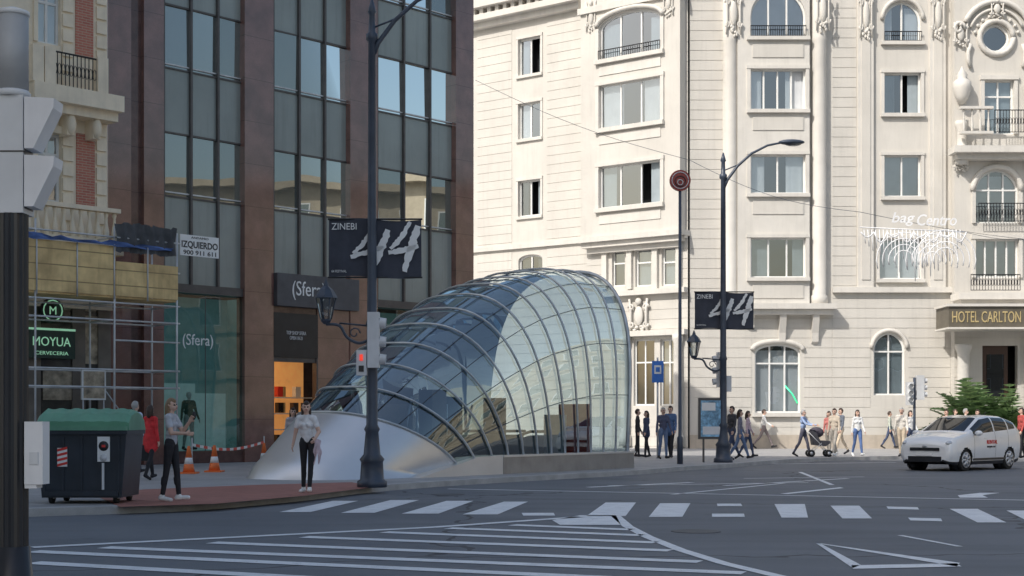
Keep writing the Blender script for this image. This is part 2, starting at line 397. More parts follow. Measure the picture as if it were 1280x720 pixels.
for i in range(len(KL)-1):
    a,c,d,e=KL[i],KL[i+1],inner[i+1],inner[i]
    up=Z*.125; b.quad([a+up,c+up,d+up,e+up],KERB); b.quad([a,c,c+up,a+up],KERB)
b.obj('kerb',kind='structure')
b=B(); b.prism([(p.x,p.y) for p in inner]+[(70,100),(-60,100),(-60,inner[0].y)],0,.12,PAVE); b.obj('pavement',kind='structure')
RP=[gp(*p,.12) for p in [(150,634),(270,630),(380,620),(468,609),(440,603),(330,606),(180,612),(120,620)]]
b=B(); b.quad([Vector((p.x,p.y,.1255)) for p in RP],REDP); b.obj('red_pavement_strip',kind='structure')
b=B(); MZ=.006
def mq(pts): b.quad([gp(x,y,MZ) for x,y in pts],PAINT)
def ml(p,q,w):
    p=gp(*p,MZ);q=gp(*q,MZ); t=(q-p).normalized(); s_=Vector((-t.y,t.x,0))*w/2; b.quad([p-s_,q-s_,q+s_,p+s_],PAINT)
for st in [[(349,640),(388,640),(448,626),(416,626)],[(426,641),(468,641),(524,625),(488,625)],[(502,642),(548,642),(592,626),(558,626)],[(578,643),(622,643),(660,627),(630,627)],[(733,645),(782,645),(795,628),(757,628)],[(811,646),(853,646),(863,629),(825,629)],[(968,630),(1006,630),(1010,647),(977,647)],[(1038,632),(1074,632),(1090,648),(1053,648)],[(1187,636),(1222,636),(1258,653),(1222,653)],[(1258,638),(1298,638),(1335,655),(1292,655)]]: mq(st)
for st in [[(652,641),(692,641),(694,644.5),(654,644.5)],[(890,642),(930,642),(931,646),(890,646)],[(896,629.5),(926,629.5),(928,632.5),(897,632.5)],[(1135,647),(1176,648),(1178,651.5),(1138,650.5)],[(1108,633),(1147,634),(1149,637),(1110,636)]]: mq(st)
b.obj('crossing_markings',kind='structure')
b=B()
ml((560,611),(1300,625.5),.15)
ml((40,684),(540,659),.2); ml((540,659),(725,646),.2); mq([(690,650),(725,644),(770,644),(776,656),(700,656)])
Pc=[(770,645),(785,658),(810,671),(850,687),(905,704),(990,724)]
for i in range(len(Pc)-1): ml(Pc[i],Pc[i+1],.15)
for p,q in [((640,656),(790,662)),((560,660),(803,669)),((480,665),(820,678)),((380,671),(838,688)),((265,678),(875,702)),((130,684),(930,716)),((40,689),(760,722)),((40,703),(420,724))]: ml(p,q,.27)
mq([(1020,679),(1025,679),(1076,706),(1066,710)]); mq([(1020,679),(1025,679),(1200,703.5),(1196,708)]); mq([(1064,706.5),(1196,704),(1202,708),(1066,711)])
ml((1125,669),(1200,683),.08)
ml((735,609),(865,603),.2); ml((760,607),(1010,603),.14); ml((905,607),(1060,598),.15)
mq([(1197,619),(1225,616),(1250,616),(1228,619),(1235,622),(1200,622)]); mq([(975,617),(1050,609),(1055,610),(985,617.5)])
ml((960,580),(1120,578),.18); ml((930,598),(1080,596),.13)
ml((1000,590),(1040,606),.12); ml((840,618),(980,604),.12)
b.obj('lane_markings',kind='structure')
b=B(); MH=mk('cast_iron_cover',(.09,.09,.095),.6,0,bump=.5,bscale=30)
for p in [(870,664),(560,618)]:
    c=gp(*p,.004); b.lathe((c.x,c.y,0.001),[(.33,0),(.33,.004),(.30,.005)],MH,20)
b.obj('manhole_covers',kind='structure')
# ================= HOTEL
FL=Fr((-1.86,73.56,0),(1.336,-1,0),(-.5992,-.8006,0)); 
FM=Fr((8.24,66,0),(1,0,0),(0,-1,0))
hotel=thing('hotel_building','large cream stone hotel with ornate bays, balconies and arched windows','hotel',(8.24,66,.12))
LL=(Vector((8.24,66,0))-FL.O).length
TOP=25.0
nar=[FL.R(648,676,47,93),FL.R(648,676,128,173),FL.R(648,676,225,270),FL.R(648,678,318,352,0,2)]
bo=.7
bay=[FL.R(749,826,13,69,bo,2),FL.R(749,826,101,156,bo),FL.R(749,826,204,257,bo)]
low=[FL.R(765,781,310,358,.15),FL.R(794,814,308,358,.15),FL.R(827,844,308,357,.15)]
gl=[FL.R(792,818,424,507,.15),FL.R(825,846,424,507,.15)]
w=B()
sB0=FL.s(736,0); sB1=FL.s(850,bo)
wall(w,FL,-3.5,sB0,.1,TOP,nar,CREAM)
hm_=FL.h(660,372)
rust(w,FL,FL.s(597),FL.s(640),hm_+.1,21.3,[],CREAM); rust(w,FL,FL.s(684),sB0,hm_+.1,21.3,[],CREAM)
rust(w,FL,FL.s(597),sB0,.2,hm_,nar,CREAM)
for q in nar[:3]:
    w.box(FL,q[0]-.12,q[1]+.12,q[2]-.14,q[2],0,.12,CREAM2); w.box(FL,q[0]-.12,q[0],q[2],q[3],0,.05,CREAM2); w.box(FL,q[1],q[1]+.12,q[2],q[3],0,.05,CREAM2); w.box(FL,q[0]-.12,q[1]+.12,q[3],q[3]+.14,0,.07,CREAM2)
hc=FL.h(600,38)
w.box(FL,-3.5,FL.s(728),hc,hc+.3,0,.35,CREAM2); w.box(FL,-3.5,FL.s(728),hc+.3,hc+.6,0,.7,CREAM2); w.box(FL,-3.5,FL.s(728),hc+.9,hc+1.4,0,.9,CREAM2)
i=-3.3
while i<FL.s(726): w.box(FL,i,i+.22,hc+.6,hc+.9,0,.62,CREAM2); i+=.5
hs=FL.h(660,335)+1.1
w.box(FL,-3.5,sB0,hs-.1,hs+.12,0,.16,CREAM2)
w.obj('side_wall',hotel)
for i,q in enumerate(nar): window(hotel,FL,q,0,2,None,2 if i!=1 else 1,openc=True,top='ajar' if i in (0,2) else None)
w=B()
zb=FL.h(790,292,bo); 
wall(w,FL,sB0,LL,.1,zb,low+gl,CREAM,o=.15); rust(w,FL,sB0,LL,.2,zb-.3,low+gl,CREAM,o=.15,mar=.2)
wall(w,FL,sB0,sB1,zb,TOP,bay,CREAM,o=bo,rev=.35); wall(w,FL,sB1,LL,zb,TOP,[],CREAM,o=.15); rust(w,FL,sB1,LL,zb,TOP,[],CREAM,o=.15)
for sx in (sB0,sB1): w.quad([FL.pt(sx,zb,0),FL.pt(sx,zb,bo),FL.pt(sx,TOP,bo),FL.pt(sx,TOP,0)],CREAM)
w.box(FL,sB0-.15,sB1+.15,zb-.25,zb,0,bo+.2,CREAM2); w.box(FL,sB0,sB1,zb-.5,zb-.252,0,bo,CREAM2); w.box(FL,sB0+.2,sB1-.2,zb-.75,zb-.502,0,bo-.25,CREAM2)
for q in bay:
    w.box(FL,q[0]-.2,q[1]+.2,q[2]-.2,q[2],bo,bo+.2,CREAM2); w.box(FL,q[0]-.18,q[0],q[2],q[3]-(0 if q[4]==0 else .6),bo,bo+.08,CREAM2); w.box(FL,q[1],q[1]+.18,q[2],q[3]-(0 if q[4]==0 else .6),bo,bo+.08,CREAM2)
    if q[4]==0: w.box(FL,q[0]-.2,q[1]+.2,q[3],q[3]+.18,bo,bo+.1,CREAM2)
    w.box(FL,q[0],q[1],q[2]-.75,q[2]-.3,bo,bo+.04,CREAM2)
w.box(FL,sB0-.1,sB1+.1,TOP-4.0,TOP-3.7,0,bo+.15,CREAM2)
q=bay[0]; w.tube([FL.pt(x,y,bo+.05) for x,y in arc((q[0]-.12,q[1]+.12,q[2],q[3]+.14,2))],.12,CREAM2,6)
ornament(w,FL,q[0]-.45,q[3]+.1,bo+.05,.7,1.6,CREAM2); ornament(w,FL,q[1]+.42,q[3]+.1,bo+.05,.7,1.6,CREAM2); ornament(w,FL,(q[0]+q[1])/2,q[3]+.35,bo+.05,.6,.6,CREAM2)
s0=FL.s(755,.15); s1=LL
for py,pr in ((300,.3),(366,.35)): 
    hh=FL.h(800,py,.15); w.box(FL,s0,s1,hh-.12,hh+.12,.15,.15+pr,CREAM2)
for px in (757,788,820,850):
    x=FL.s(px,.15); w.box(FL,x-.14,x+.14,FL.h(px,362),FL.h(px,305),.15,.32,CREAM2)
for px in (784,850):
    x=FL.s(px,.15); w.lathe(FL.pt(x,.2,.35),[(.28,0),(.28,.5),(.22,.6),(.2,4.8),(.27,5),(.27,5.2)],CREAM2,12)
ornament(w,FL,FL.s(800,.15),FL.h(800,395,.15),.3,1.3,1.8,CREAM2,20)
hh=FL.h(800,418,.15); w.box(FL,FL.s(786,.15),s1,hh-.1,hh+.15,.15,.5,CREAM2)
w.obj('oriel_bay',hotel)
window(hotel,FL,bay[0],bo,3,None,2,openc=True); window(hotel,FL,bay[1],bo,3,None,1,openc=True); window(hotel,FL,bay[2],bo,3,None,2,openc=True,top='ajar')
for q in low: window(hotel,FL,q,.15,1,.6,2)
for q in gl: window(hotel,FL,q,.15,2,.65,2)
bb=B(); railing(bb,FL,bay[0][0],bay[0][1],bay[0][2],bay[0][2]+.45,bo+.1,.12,False); bb.obj('window_railing',hotel)
pm=.4
mainw=[FM.R(938,1007,-14,46,pm,1),FM.R(938,1007,86,137,pm),FM.R(938,1007,193,242,pm),FM.R(938,1007,297,347,pm)]
mg=FM.R(944,1001,430,516,.1,2)
rw=[FM.R(1105,1151,2,52,0,1),FM.R(1105,1151,91,142),FM.R(1105,1151,194,246),FM.R(1099,1151,298,349)]
rg=FM.R(1092,1131,416,494,0,1)
po=.6
ew=[FM.R(1228,1262,29,66,po,3),FM.R(1230,1267,100,168,po),FM.R(1219,1273,212,279,po,1),FM.R(1219,1273,299,347,po)]
ed=FM.R(1228,1272,432,505,po)
w=B(); M1=FM.s(1040); x0=FM.s(922,pm); x1=FM.s(1012,pm); zc=FM.h(980,382)
wall(w,FM,0,M1,.1,TOP,[mg,(x0,x1,zc,TOP,0)],CREAM); rust(w,FM,0.02,x0,.2,TOP,[mg],CREAM); rust(w,FM,x0+.001,M1-.01,.2,zc-.4,[mg],CREAM)
wall(w,FM,x0,x1,zc,TOP,mainw,CREAM2,o=pm,rev=.35)
for sx in (x0,x1): w.quad([FM.pt(sx,zc,-.3),FM.pt(sx,zc,pm),FM.pt(sx,TOP,pm),FM.pt(sx,TOP,-.3)],CREAM)
w.box(FM,x0-.25,FM.s(1042),zc-.2,zc+.05,0,pm+.35,CREAM2); w.box(FM,x0-.1,FM.s(1040),zc-.45,zc-.202,0,pm+.15,CREAM2)
for q in mainw:
    w.box(FM,q[0]-.18,q[1]+.18,q[2]-.16,q[2],pm,pm+.18,CREAM2); 
    if q[4]==0:
        for e in (q[0]-.16,q[1]): w.box(FM,e,e+.16,q[2],q[3],pm,pm+.07,CREAM2)
        w.box(FM,q[0]-.18,q[1]+.18,q[3],q[3]+.16,pm,pm+.1,CREAM2)
    w.box(FM,q[0]+.1,q[1]-.1,q[2]-.95,q[2]-.35,pm,pm+.04,CREAM)
for px in (1024,913):
    cx=FM.s(px,.2); w.lathe(FM.pt(cx,zc,.12),[(.42,0),(.42,.4),(.34,.5),(.34,12.2),(.36,12.3),(.34,12.4),(.34,TOP-zc)],CREAM2,20)
for px,h0,h1 in ((977,388,430),(1018,388,430),(938,388,412)):
    cx=FM.s(px); b_=FM.h(px,h1); t_=FM.h(px,h0)
    w.fprism(Fr(FM.pt(cx-.15,0,0),FM.n,-FM.d),[(0.03,b_),(.18,b_+.1),(.22,b_+.5),(.5,t_-.2),(.55,t_),(.03,t_)],-.3,0,CREAM2)
ornament(w,FM,FM.s(915),FM.h(915,20),.5,.9,2.2,CREAM2,18); ornament(w,FM,FM.s(1026),FM.h(1026,15),.5,.8,2.2,CREAM2,18)
w.tube([FM.pt(x,y,.06) for x,y in arc((mg[0]-.12,mg[1]+.12,mg[2],mg[3]+.14,2))],.12,CREAM2,6); w.box(FM,mg[0]-.15,mg[1]+.15,mg[2]-.18,mg[2],0,.22,CREAM2)
w.obj('corner_wall',hotel)
for i,q in enumerate(mainw): window(hotel,FM,q,pm,[3,4,2,3][i],None,[1,1,1,2][i],openc=i>0,top='ajar' if i==1 else None)
window(hotel,FM,mg,0,3,.72,1)
gx0=FM.s(982); gx1=FM.s(1000); gt=B(); gt.tube([FM.pt(gx0,FM.h(990,482),-.16),FM.pt((gx0+gx1)/2,FM.h(990,492),-.16),FM.pt(gx1-.08,FM.h(990,504),-.16)],.035,GREFL,6); gt.obj('green_reflection_strip',hotel)  # glowing strip added behind the pane to imitate a green reflection
bb=B(); railing(bb,FM,mainw[0][0],mainw[0][1],mainw[0][2],mainw[0][2]+.5,pm+.12,.1,False); bb.obj('window_railing',hotel)
w=B(); M2=FM.s(1188); M3=FM.s(1188)+6.6
hl_=FM.h(1100,365)
wall(w,FM,M1,M2,.1,TOP,rw+[rg],CREAM); rust(w,FM,M1+.02,FM.s(1070),hl_+.3,TOP,[rg],CREAM); rust(w,FM,M1+.02,M2-.01,.2,hl_,rw+[rg],CREAM)
for px in (1082,1172):
    cx=FM.s(px,.1); w.box(FM,cx-.36,cx+.36,FM.h(px,360),TOP,0,.16,CREAM2); w.box(FM,cx-.2,cx+.2,FM.h(px,350),TOP,.16,.2,CREAM)
    ornament(w,FM,cx,FM.h(px,20),.25,.75,2.4,CREAM2,18)
for q in rw:
    w.box(FM,q[0]-.16,q[1]+.16,q[2]-.16,q[2],0,.18,CREAM2)
    if q[4]==0:
        for e in (q[0]-.14,q[1]): w.box(FM,e,e+.14,q[2],q[3],0,.07,CREAM2)
        w.box(FM,q[0]-.16,q[1]+.16,q[3],q[3]+.15,0,.1,CREAM2)
    else:
        w.tube([FM.pt(x,y,.05) for x,y in arc((q[0]-.1,q[1]+.1,q[2],q[3]+.12,1))],.1,CREAM2,6); ornament(w,FM,(q[0]+q[1])/2,q[3]+.35,.1,.5,.6,CREAM2,10)
hh=FM.h(1100,362); w.box(FM,M1,M2,hh-.15,hh+.1,0,.25,CREAM2)
w.tube([FM.pt(x,y,.06) for x,y in arc((rg[0]-.1,rg[1]+.1,rg[2],rg[3]+.12,1))],.1,CREAM2,6)
w.box(FM,0,M2,.1,.75,0.05,.14,TAN)
w.obj('front_wall',hotel)
for i,q in enumerate(rw): window(hotel,FM,q,0,2,None,[1,2,1,1][i],openc=i in(0,1),top='ajar' if i==1 else None)
window(hotel,FM,rg,0,2,.7,2)
bb=B(); railing(bb,FM,rw[0][0],rw[0][1],rw[0][2],rw[0][2]+.45,.15,.1,False); bb.obj('window_railing',hotel)
w=B(); wall(w,FM,M2,M3,.1,TOP,ew+[ed],CREAM,o=po,rev=.35); w.quad([FM.pt(M2,.1,0),FM.pt(M2,.1,po),FM.pt(M2,TOP,po),FM.pt(M2,TOP,0)],CREAM)
rust(w,FM,M2,M3,.2,FM.h(1230,415),[ed],CREAM,o=po)
for q in ew[1:]:
    for e in (q[0]-.16,q[1]): w.box(FM,e,e+.16,q[2],q[3]-(.8 if q[4] else 0),po,po+.1,CREAM2)
    if q[4]==0: w.box(FM,q[0]-.2,q[1]+.2,q[3],q[3]+.2,po,po+.15,CREAM2)
    else: w.tube([FM.pt(x,y,po+.05) for x,y in arc((q[0]-.12,q[1]+.12,q[2],q[3]+.14,1))],.14,CREAM2,6)
q=ew[0]; m=((q[0]+q[1])/2,(q[2]+q[3])/2); w.tube([FM.pt(m[0]+.78*math.cos(t/10*math.pi),m[1]+.78*math.sin(t/10*math.pi),po+.06) for t in range(21)],.13,CREAM2,6)
w.tube([FM.pt(m[0]+1.55*math.cos(math.pi*(.12+.76*t/16)),m[1]+.15+1.5*math.sin(math.pi*(.12+.76*t/16)),po+.14) for t in range(17)],.13,CREAM2,6); w.tube([FM.pt(m[0]+1.25*math.cos(math.pi*(.1+.8*t/16)),m[1]+.1+1.2*math.sin(math.pi*(.1+.8*t/16)),po+.1) for t in range(17)],.07,CREAM2,6)
ornament(w,FM,m[0],m[1]+1.3,po+.2,.8,.9,CREAM2,12)
for t in range(9):
    a=math.pi*(.08+.84*t/8); w.ell(FM.pt(m[0]+1.02*math.cos(a),m[1]+1.0*math.sin(a),po+.08),(.09,.07,.09),CREAM2,6,4)
for sd in (1,-1):
    w.tube([FM.pt(m[0]+sd*(1.75-.3*(1-t/14)*math.cos(t*.6)),m[1]+.4+.34*(1-t/14)*math.sin(t*.6),po+.14) for t in range(13)],.09,CREAM2,6)
    w.tube([FM.pt(m[0]+sd*(1.2+.12*math.sin(t)),m[1]-.3-.35*t,po+.1) for t in range(4)],.10,CREAM2,6)
for px in (1200,1290):
    cx=FM.s(px,po)
    w.lathe(FM.pt(cx,FM.h(px,210),po+.25),[(.3,0),(.3,.3),(.22,.4),(.22,1.6),(.3,1.8),(.3,2.0)],CREAM2,14)
    w.lathe(FM.pt(cx,FM.h(px,135),po+.3),[(.14,0),(.3,.3),(.42,.7),(.4,1.0),(.2,1.15),(.25,1.3),(.12,1.5),(.02,1.7)],CREAM2,14)
    ornament(w,FM,cx,FM.h(px,205),po+.2,.8,1.0,CREAM2,14)
    ornament(w,FM,cx,FM.h(px,48),po+.15,.8,1.2,CREAM2,14)
    w.lathe(FM.pt(cx,.15,po+.5),[(.42,0),(.42,.5),(.3,.6),(.27,4.3),(.38,4.6),(.38,4.75)],CREAM2,16)
for a,c,py,d in ((1180,1300,190,1.0),(1183,1300,372,1.3)):
    hh=FM.h(1230,py,po); w.box(FM,FM.s(a),M3,hh-.18,hh+.12,po,po+d,CREAM2); w.box(FM,FM.s(a)+.2,M3,hh-.42,hh-.182,po,po+d-.35,CREAM2)
balust(w,FM,FM.s(1188),FM.s(1228),FM.h(1230,172,po),FM.h(1230,138,po),po+.8,CREAM2,.3,.06)
w.obj('entrance_bay',hotel)
for i,q in enumerate(ew): window(hotel,FM,q,po,[1,2,3,4][i],[None,.7,.62,None][i],[0,2,1,1][i])
bb=B(); railing(bb,FM,FM.s(1230),M3,FM.h(1250,170,po),FM.h(1250,142,po),po+.85); bb.obj('balcony_railing',hotel)
bb=B(); railing(bb,FM,FM.s(1215),FM.s(1277),FM.h(1250,278,po),FM.h(1250,255,po),po+.35); bb.obj('balcony_railing',hotel)
bb=B(); railing(bb,FM,FM.s(1198),FM.s(1258),FM.h(1230,366,po),FM.h(1230,346,po),po+1.2); bb.obj('balcony_railing',hotel)
d=B(); dd=FM.R(1230,1262,432,553,po); d.box(FM,dd[0],dd[1],.12,dd[3],po-.3,po-.25,mk('dark_wood_door',(.06,.025,.012),.4)); d.box(FM,dd[0]+.2,dd[1]-.2,.9,dd[3]-.4,po-.25,po-.2,CARG); d.obj('entrance_door',hotel)
c=B(); s0=FM.s(1186,po+1.9); hh0=FM.h(1230,409,po+1.9); hh1=FM.h(1230,383,po+1.9)
c.box(FM,s0,M3,hh0,hh1,po,po+1.9,mk('canopy_bronze',(.12,.105,.08),.5,.0)); c.box(FM,s0-.1,M3,hh1,hh1+.12,po,po+2.0,CREAM2); c.box(FM,s0-.06,M3,hh0-.08,hh0,po,po+1.95,CREAM2)
c.obj('entrance_canopy',hotel)
text('HOTEL CARLTON',FM,s0+.15,(hh0+hh1)/2,po+1.91,FM.s(1276,po+1.9)-s0-.15,.5,GOLD,hotel,'hotel_lettering','L',.02)
w=B(); w.quad([FL.pt(-3.5,.1,-.9),FL.pt(LL,.1,-.9),FL.pt(LL,TOP,-.9),FL.pt(-3.5,TOP,-.9)],DSHADE); w.quad([FM.pt(.6,.1,-.95),FM.pt(M3,.1,-.95),FM.pt(M3,TOP,-.95),FM.pt(.6,TOP,-.95)],DSHADE)
w.box(FM,-1,M3,TOP,TOP+.3,-9,.5,CREAM2); w.box(FM,M3-.05,M3,.1,TOP,-9,po,CREAM); w.box(FL,-3.5,-3.4,.1,TOP,-9,0,CREAM); w.box(FM,-1,M3,.1,TOP,-9.2,-9,CREAM)
w.obj('rear_structure',hotel)
# ================= OFFICE BUILDING
n_=Vector((.723,-.691,0)); FS=Fr((-11.82,41.6,0),(.691,.723,0),n_)
LS=FS.s(592); HS=17.6
shop=thing('office_building','modern office block with brown granite piers and tinted glass','office building',(-7,46,.12))
w=B(); o1=.14
cols=[(135,164),(180,205),(306,342),(438,472),(570,592)]
for a,c in cols:
    w.box(FS,FS.s(a,o1),FS.s(c,o1),.12,HS,-.3,o1,MARB)
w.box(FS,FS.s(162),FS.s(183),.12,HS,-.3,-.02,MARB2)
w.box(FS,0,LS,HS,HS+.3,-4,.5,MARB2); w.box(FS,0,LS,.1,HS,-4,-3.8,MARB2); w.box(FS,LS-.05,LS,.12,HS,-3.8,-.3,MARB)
w.box(FS,0,LS,5.35,5.6,-.5,.05,DARKM)
w.quad([FS.pt(0,5.6,-.5),FS.pt(LS-.1,5.6,-.5),FS.pt(LS-.1,HS,-.5),FS.pt(0,HS,-.5)],DSHADE)
w.obj('granite_piers',shop)
fr=B(); bays=[(205,306),(342,438),(472,570)]
hb=5.6
h=FS.h(255,250); P=FS.h(255,15)-FS.h(255,172); g=FS.h(255,172)-h
base=h
rr=[('s',hb,base)]
k=0
while base+k*P<HS:
    rr.append(('g',base+k*P,base+k*P+g)); rr.append(('s',base+k*P+g,base+(k+1)*P)); k+=1
random.seed(11)
for a,c in bays:
    s0=FS.s(a,.0); s1=FS.s(c,.0)
    for i in range(4):
        x=s0+(s1-s0)*i/3; fr.box(FS,x-.038,x+.038,hb,HS,-.2,.0,DARKM)
    for kk,h0,h1 in rr:
        h1=min(h1,HS)
        if h1-h0<.1: continue
        fr.box(FS,s0,s1,h0-.025,h0+.025,-.2,-.06,DARKM)
        if kk=='g': fr.box(FS,s0,s1,h0+.1,h0+.14,-.2,-.07,GALV)
        for i in range(3):
            p=s0+(s1-s0)*i/3+.038;q=s0+(s1-s0)*(i+1)/3-.038
            bb=B()
            if kk=='g':
                t=[random.uniform(-.022,.022) for _ in range(3)]
                bb.quad([FS.pt(p,h0+.025,-.12),FS.pt(q,h0+.025,-.12+t[0]),FS.pt(q,h1-.025,-.12+t[0]+t[1]),FS.pt(p,h1-.025,-.12+t[1])],TINT); bb.obj('window_pane',shop)
            else:
                bb.quad([FS.pt(p,h0+.025,-.1),FS.pt(q,h0+.025,-.1),FS.pt(q,h1-.025,-.1),FS.pt(p,h1-.025,-.1)],SPAN); bb.obj('spandrel_panel',shop)
fr.obj('facade_frame',shop)
sw=B(); s0=FS.s(205,.0);s1=FS.s(306,.0)
sw.quad([FS.pt(s0,.5,0),FS.pt(s1,.5,0),FS.pt(s1,5.3,0),FS.pt(s0,5.3,0)],SHOPG); sw.box(FS,s0,s1,.12,.5,-.2,.05,MARB2); sw.box(FS,(s0+s1)/2-.01,(s0+s1)/2+.01,.5,5.3,-.01,.01,DARKM)
sw.obj('display_window',shop)
inn=B(); TEAL=mk('teal_glow_wall',(.15,.26,.26),.8,emit=(.18,.36,.36,.10)); TEAL2=mk('pale_glow_panel',(.36,.50,.50),.8,emit=(.38,.55,.55,.16))  # wall and panel glow by themselves to imitate a lit shop
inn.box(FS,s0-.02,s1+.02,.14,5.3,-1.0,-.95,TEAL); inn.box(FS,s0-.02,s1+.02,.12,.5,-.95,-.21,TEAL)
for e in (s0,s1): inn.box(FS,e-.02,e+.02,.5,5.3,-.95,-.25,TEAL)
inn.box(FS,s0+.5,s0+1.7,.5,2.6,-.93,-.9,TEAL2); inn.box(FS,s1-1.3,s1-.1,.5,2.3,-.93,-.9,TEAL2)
sE0=FS.s(342,.1); sE1=FS.s(397,.1); sE2=FS.s(440,.1)
inn.box(FS,sE0,sE2,.12,3.6,-2.6,-2.55,WARM); inn.box(FS,sE0-.05,sE0,.12,3.6,-2.6,-.1,WARM); inn.box(FS,sE0,sE2,3.6,3.65,-2.6,-.1,CREAM2)
for k in range(4): inn.box(FS,sE0+.2+k*.5,sE0+.5+k*.5,3.5,3.58,-1.8,-1.3,LAMPW)
for k in range(20):
    cc=random.choice([RED,WHITE,BLUE,DARKM,GOLD,TAN,BLACKP]); x=random.uniform(sE0+.1,sE2-.3); z=.6+.55*(k%4); inn.box(FS,x,x+.22,z,z+.35,-2.3,-2.1,cc)
for z in (.55,1.1,1.65,2.2): inn.box(FS,sE0,sE2,z,z+.04,-2.4,-2.05,WHITE)
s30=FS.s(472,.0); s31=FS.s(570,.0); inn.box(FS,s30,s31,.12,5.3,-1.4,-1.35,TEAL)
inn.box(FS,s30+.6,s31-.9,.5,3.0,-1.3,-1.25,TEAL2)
inn.obj('shop_interior',shop)
sw=B(); sw.quad([FS.pt(s30,.5,0),FS.pt(s31,.5,0),FS.pt(s31,5.3,0),FS.pt(s30,5.3,0)],SHOPG); sw.box(FS,s30,s31,.12,.5,-.2,.05,MARB2); sw.obj('display_window',shop)
en=B(); hS0=FS.h(395,385,.3); hS1=FS.h(395,345,.3)
en.box(FS,sE0,FS.s(449,.3),hS0,hS1,-.1,.3,mk('dark_grey_sign_panel',(.09,.09,.10),.5))
en.box(FS,sE1,sE2,.12,hS0,-.1,.1,MARB); 
h1=FS.h(370,447,.1); h2=FS.h(370,392,.1); en.box(FS,sE0,sE1,h1,h2,-.1,.12,BLACKP); en.box(FS,sE0,sE1,h2,hS0,-.1,.05,MARB2); en.box(FS,sE0,sE1,h1-.15,h1,-.1,.08,DARKM)
en.box(FS,sE0,sE0+.06,.12,h1,-.1,.05,DARKM); en.box(FS,sE1-.06,sE1,.12,h1,-.1,.12,DARKM)
en.obj('shop_entrance',shop)
LW=mk('white_lettering',(.88,.88,.88),.5)
text('(Sfera)',FS,FS.s(386,.3),(hS0+hS1)/2,.31,1.35,.62,LW,shop,'shop_lettering')
text('(Sfera)',FS,FS.s(247,0),FS.h(247,427),.02,1.1,.45,LW,shop,'shop_lettering')
text('TOP SHOP SFERA\nOPEN 10-21',FS,(sE0+sE1)/2,(h1+h2)/2,.125,.8,.28,LGREY,shop,'door_lettering')
# ================= ORNATE BUILDING
FO=Fr(FS.O,FS.d,FS.n); oo=.5
orn=thing('apartment_building','ornate old building with brick strips and carved stone balconies','building',tuple(FS.pt(-2,.12,0)))
w=B(); HO=17; e=FO.s(134,oo); st=-8
ows=[FO.R(46,76,-20,55,oo),FO.R(46,77,166,252,oo),FO.R(-60,-20,166,252,oo)]
wall(w,FO,st,e,.1,HO,ows,OCREAM,o=oo,rev=.25)
w.quad([FO.pt(e,.1,0),FO.pt(e,.1,oo),FO.pt(e,HO,oo),FO.pt(e,HO,0)],OCREAM)
for a,c,y0,y1 in ((94,116,-60,72),(95,118,168,258)):
    q=FO.R(a,c,y0,y1,oo); w.box(FO,q[0],q[1],q[2],q[3],oo,oo+.03,BRICK)
hq=5.4
while hq<HO:
    for px in (84,126):
        x=FO.s(px,oo); w.box(FO,x-.16,x+.16,hq,hq+.34,oo,oo+.07,OCREAM)
    hq+=.42
for q in ows:
    w.box(FO,q[0]-.15,q[1]+.15,q[3],q[3]+.2,oo,oo+.15,OCREAM); w.box(FO,q[0]-.12,q[0],q[2],q[3],oo,oo+.08,OCREAM)
hh=FO.h(90,138,oo); w.box(FO,FO.s(40,1.2),e+.05,hh,hh+.45,oo,1.35,OCREAM); w.box(FO,FO.s(40,1.2)+.1,e,hh-.25,hh,oo,1.1,OCREAM)
for px in (55,90,122):
    x=FO.s(px,1); w.box(FO,x-.12,x+.12,hh-.8,hh-.25,oo,.95,OCREAM); w.ell(FO.pt(x,hh-.5,.95),(.14,.16,.3),OCREAM,F0=FO)
for px in (47,62,128): 
    x=FO.s(px,1.25); w.box(FO,x-.16,x+.16,hh+.45,hh+1.45,1.0,1.3,OCREAM)
w.box(FO,FO.s(40,1.2),FO.s(68,1.2),hh+.5,hh+1.4,1.05,1.2,OCREAM)
hh2=FO.h(95,302,1.3); w.box(FO,st,FO.s(150,1.3),hh2-.3,hh2,oo-.4,1.5,OCREAM); balust(w,FO,st,FO.s(148,1.3),hh2,FO.h(95,256,1.3),1.3,OCREAM,.26,.08)
w.box(FO,st,e,4.6,4.9,oo,oo+.3,OCREAM)
DSS=mk('dark_shop_stone',(.17,.145,.12),.5)
for px in (40,96,128): 
    x=FO.s(px,oo); w.box(FO,x-.2,x+.2,.12,4.6,oo,oo+.12,DSS)
w.box(FO,st,e,HO,HO+.3,-3,.9,OCREAM)
w.obj('facade',orn)
r=B(); railing(r,FO,FO.s(68,1.25),FO.s(122,1.25),hh+.45,hh+1.4,1.2,.11); r.obj('balcony_railing',orn)
for q in ows: window(orn,FO,q,oo,2,.7,1)
w=B(); w.box(FO,FO.s(-60,oo),FO.s(126,oo),.12,4.55,oo+.02,oo+.06,mk('shopfront_dark_glass',(.06,.053,.047),.12,var=.7,scale=1)); 
PST=mk('shop_poster',(.40,.33,.24),.6,var=.6,scale=4)
for a,c,y0,y1 in ((100,122,395,455),(52,90,462,500)):
    q=FO.R(a,c,y0,y1,oo); w.box(FO,q[0],q[1],q[2],q[3],oo+.06,oo+.08,PST)
w.obj('shopfront',orn)
w=B(); q=FO.R(35,94,413,448,.9); w.box(FO,q[0],q[1],q[2],q[3],.7,.9,GREENS); w.box(FO,q[0],q[1],q[3],q[3]+.06,.75,.92,NEON)
p=FO.pt(FO.s(66,.9),FO.h(66,388,.9),.8); w.tube([p+FO.n*-.08,p+FO.n*.1],.34,BLACKP,20); 
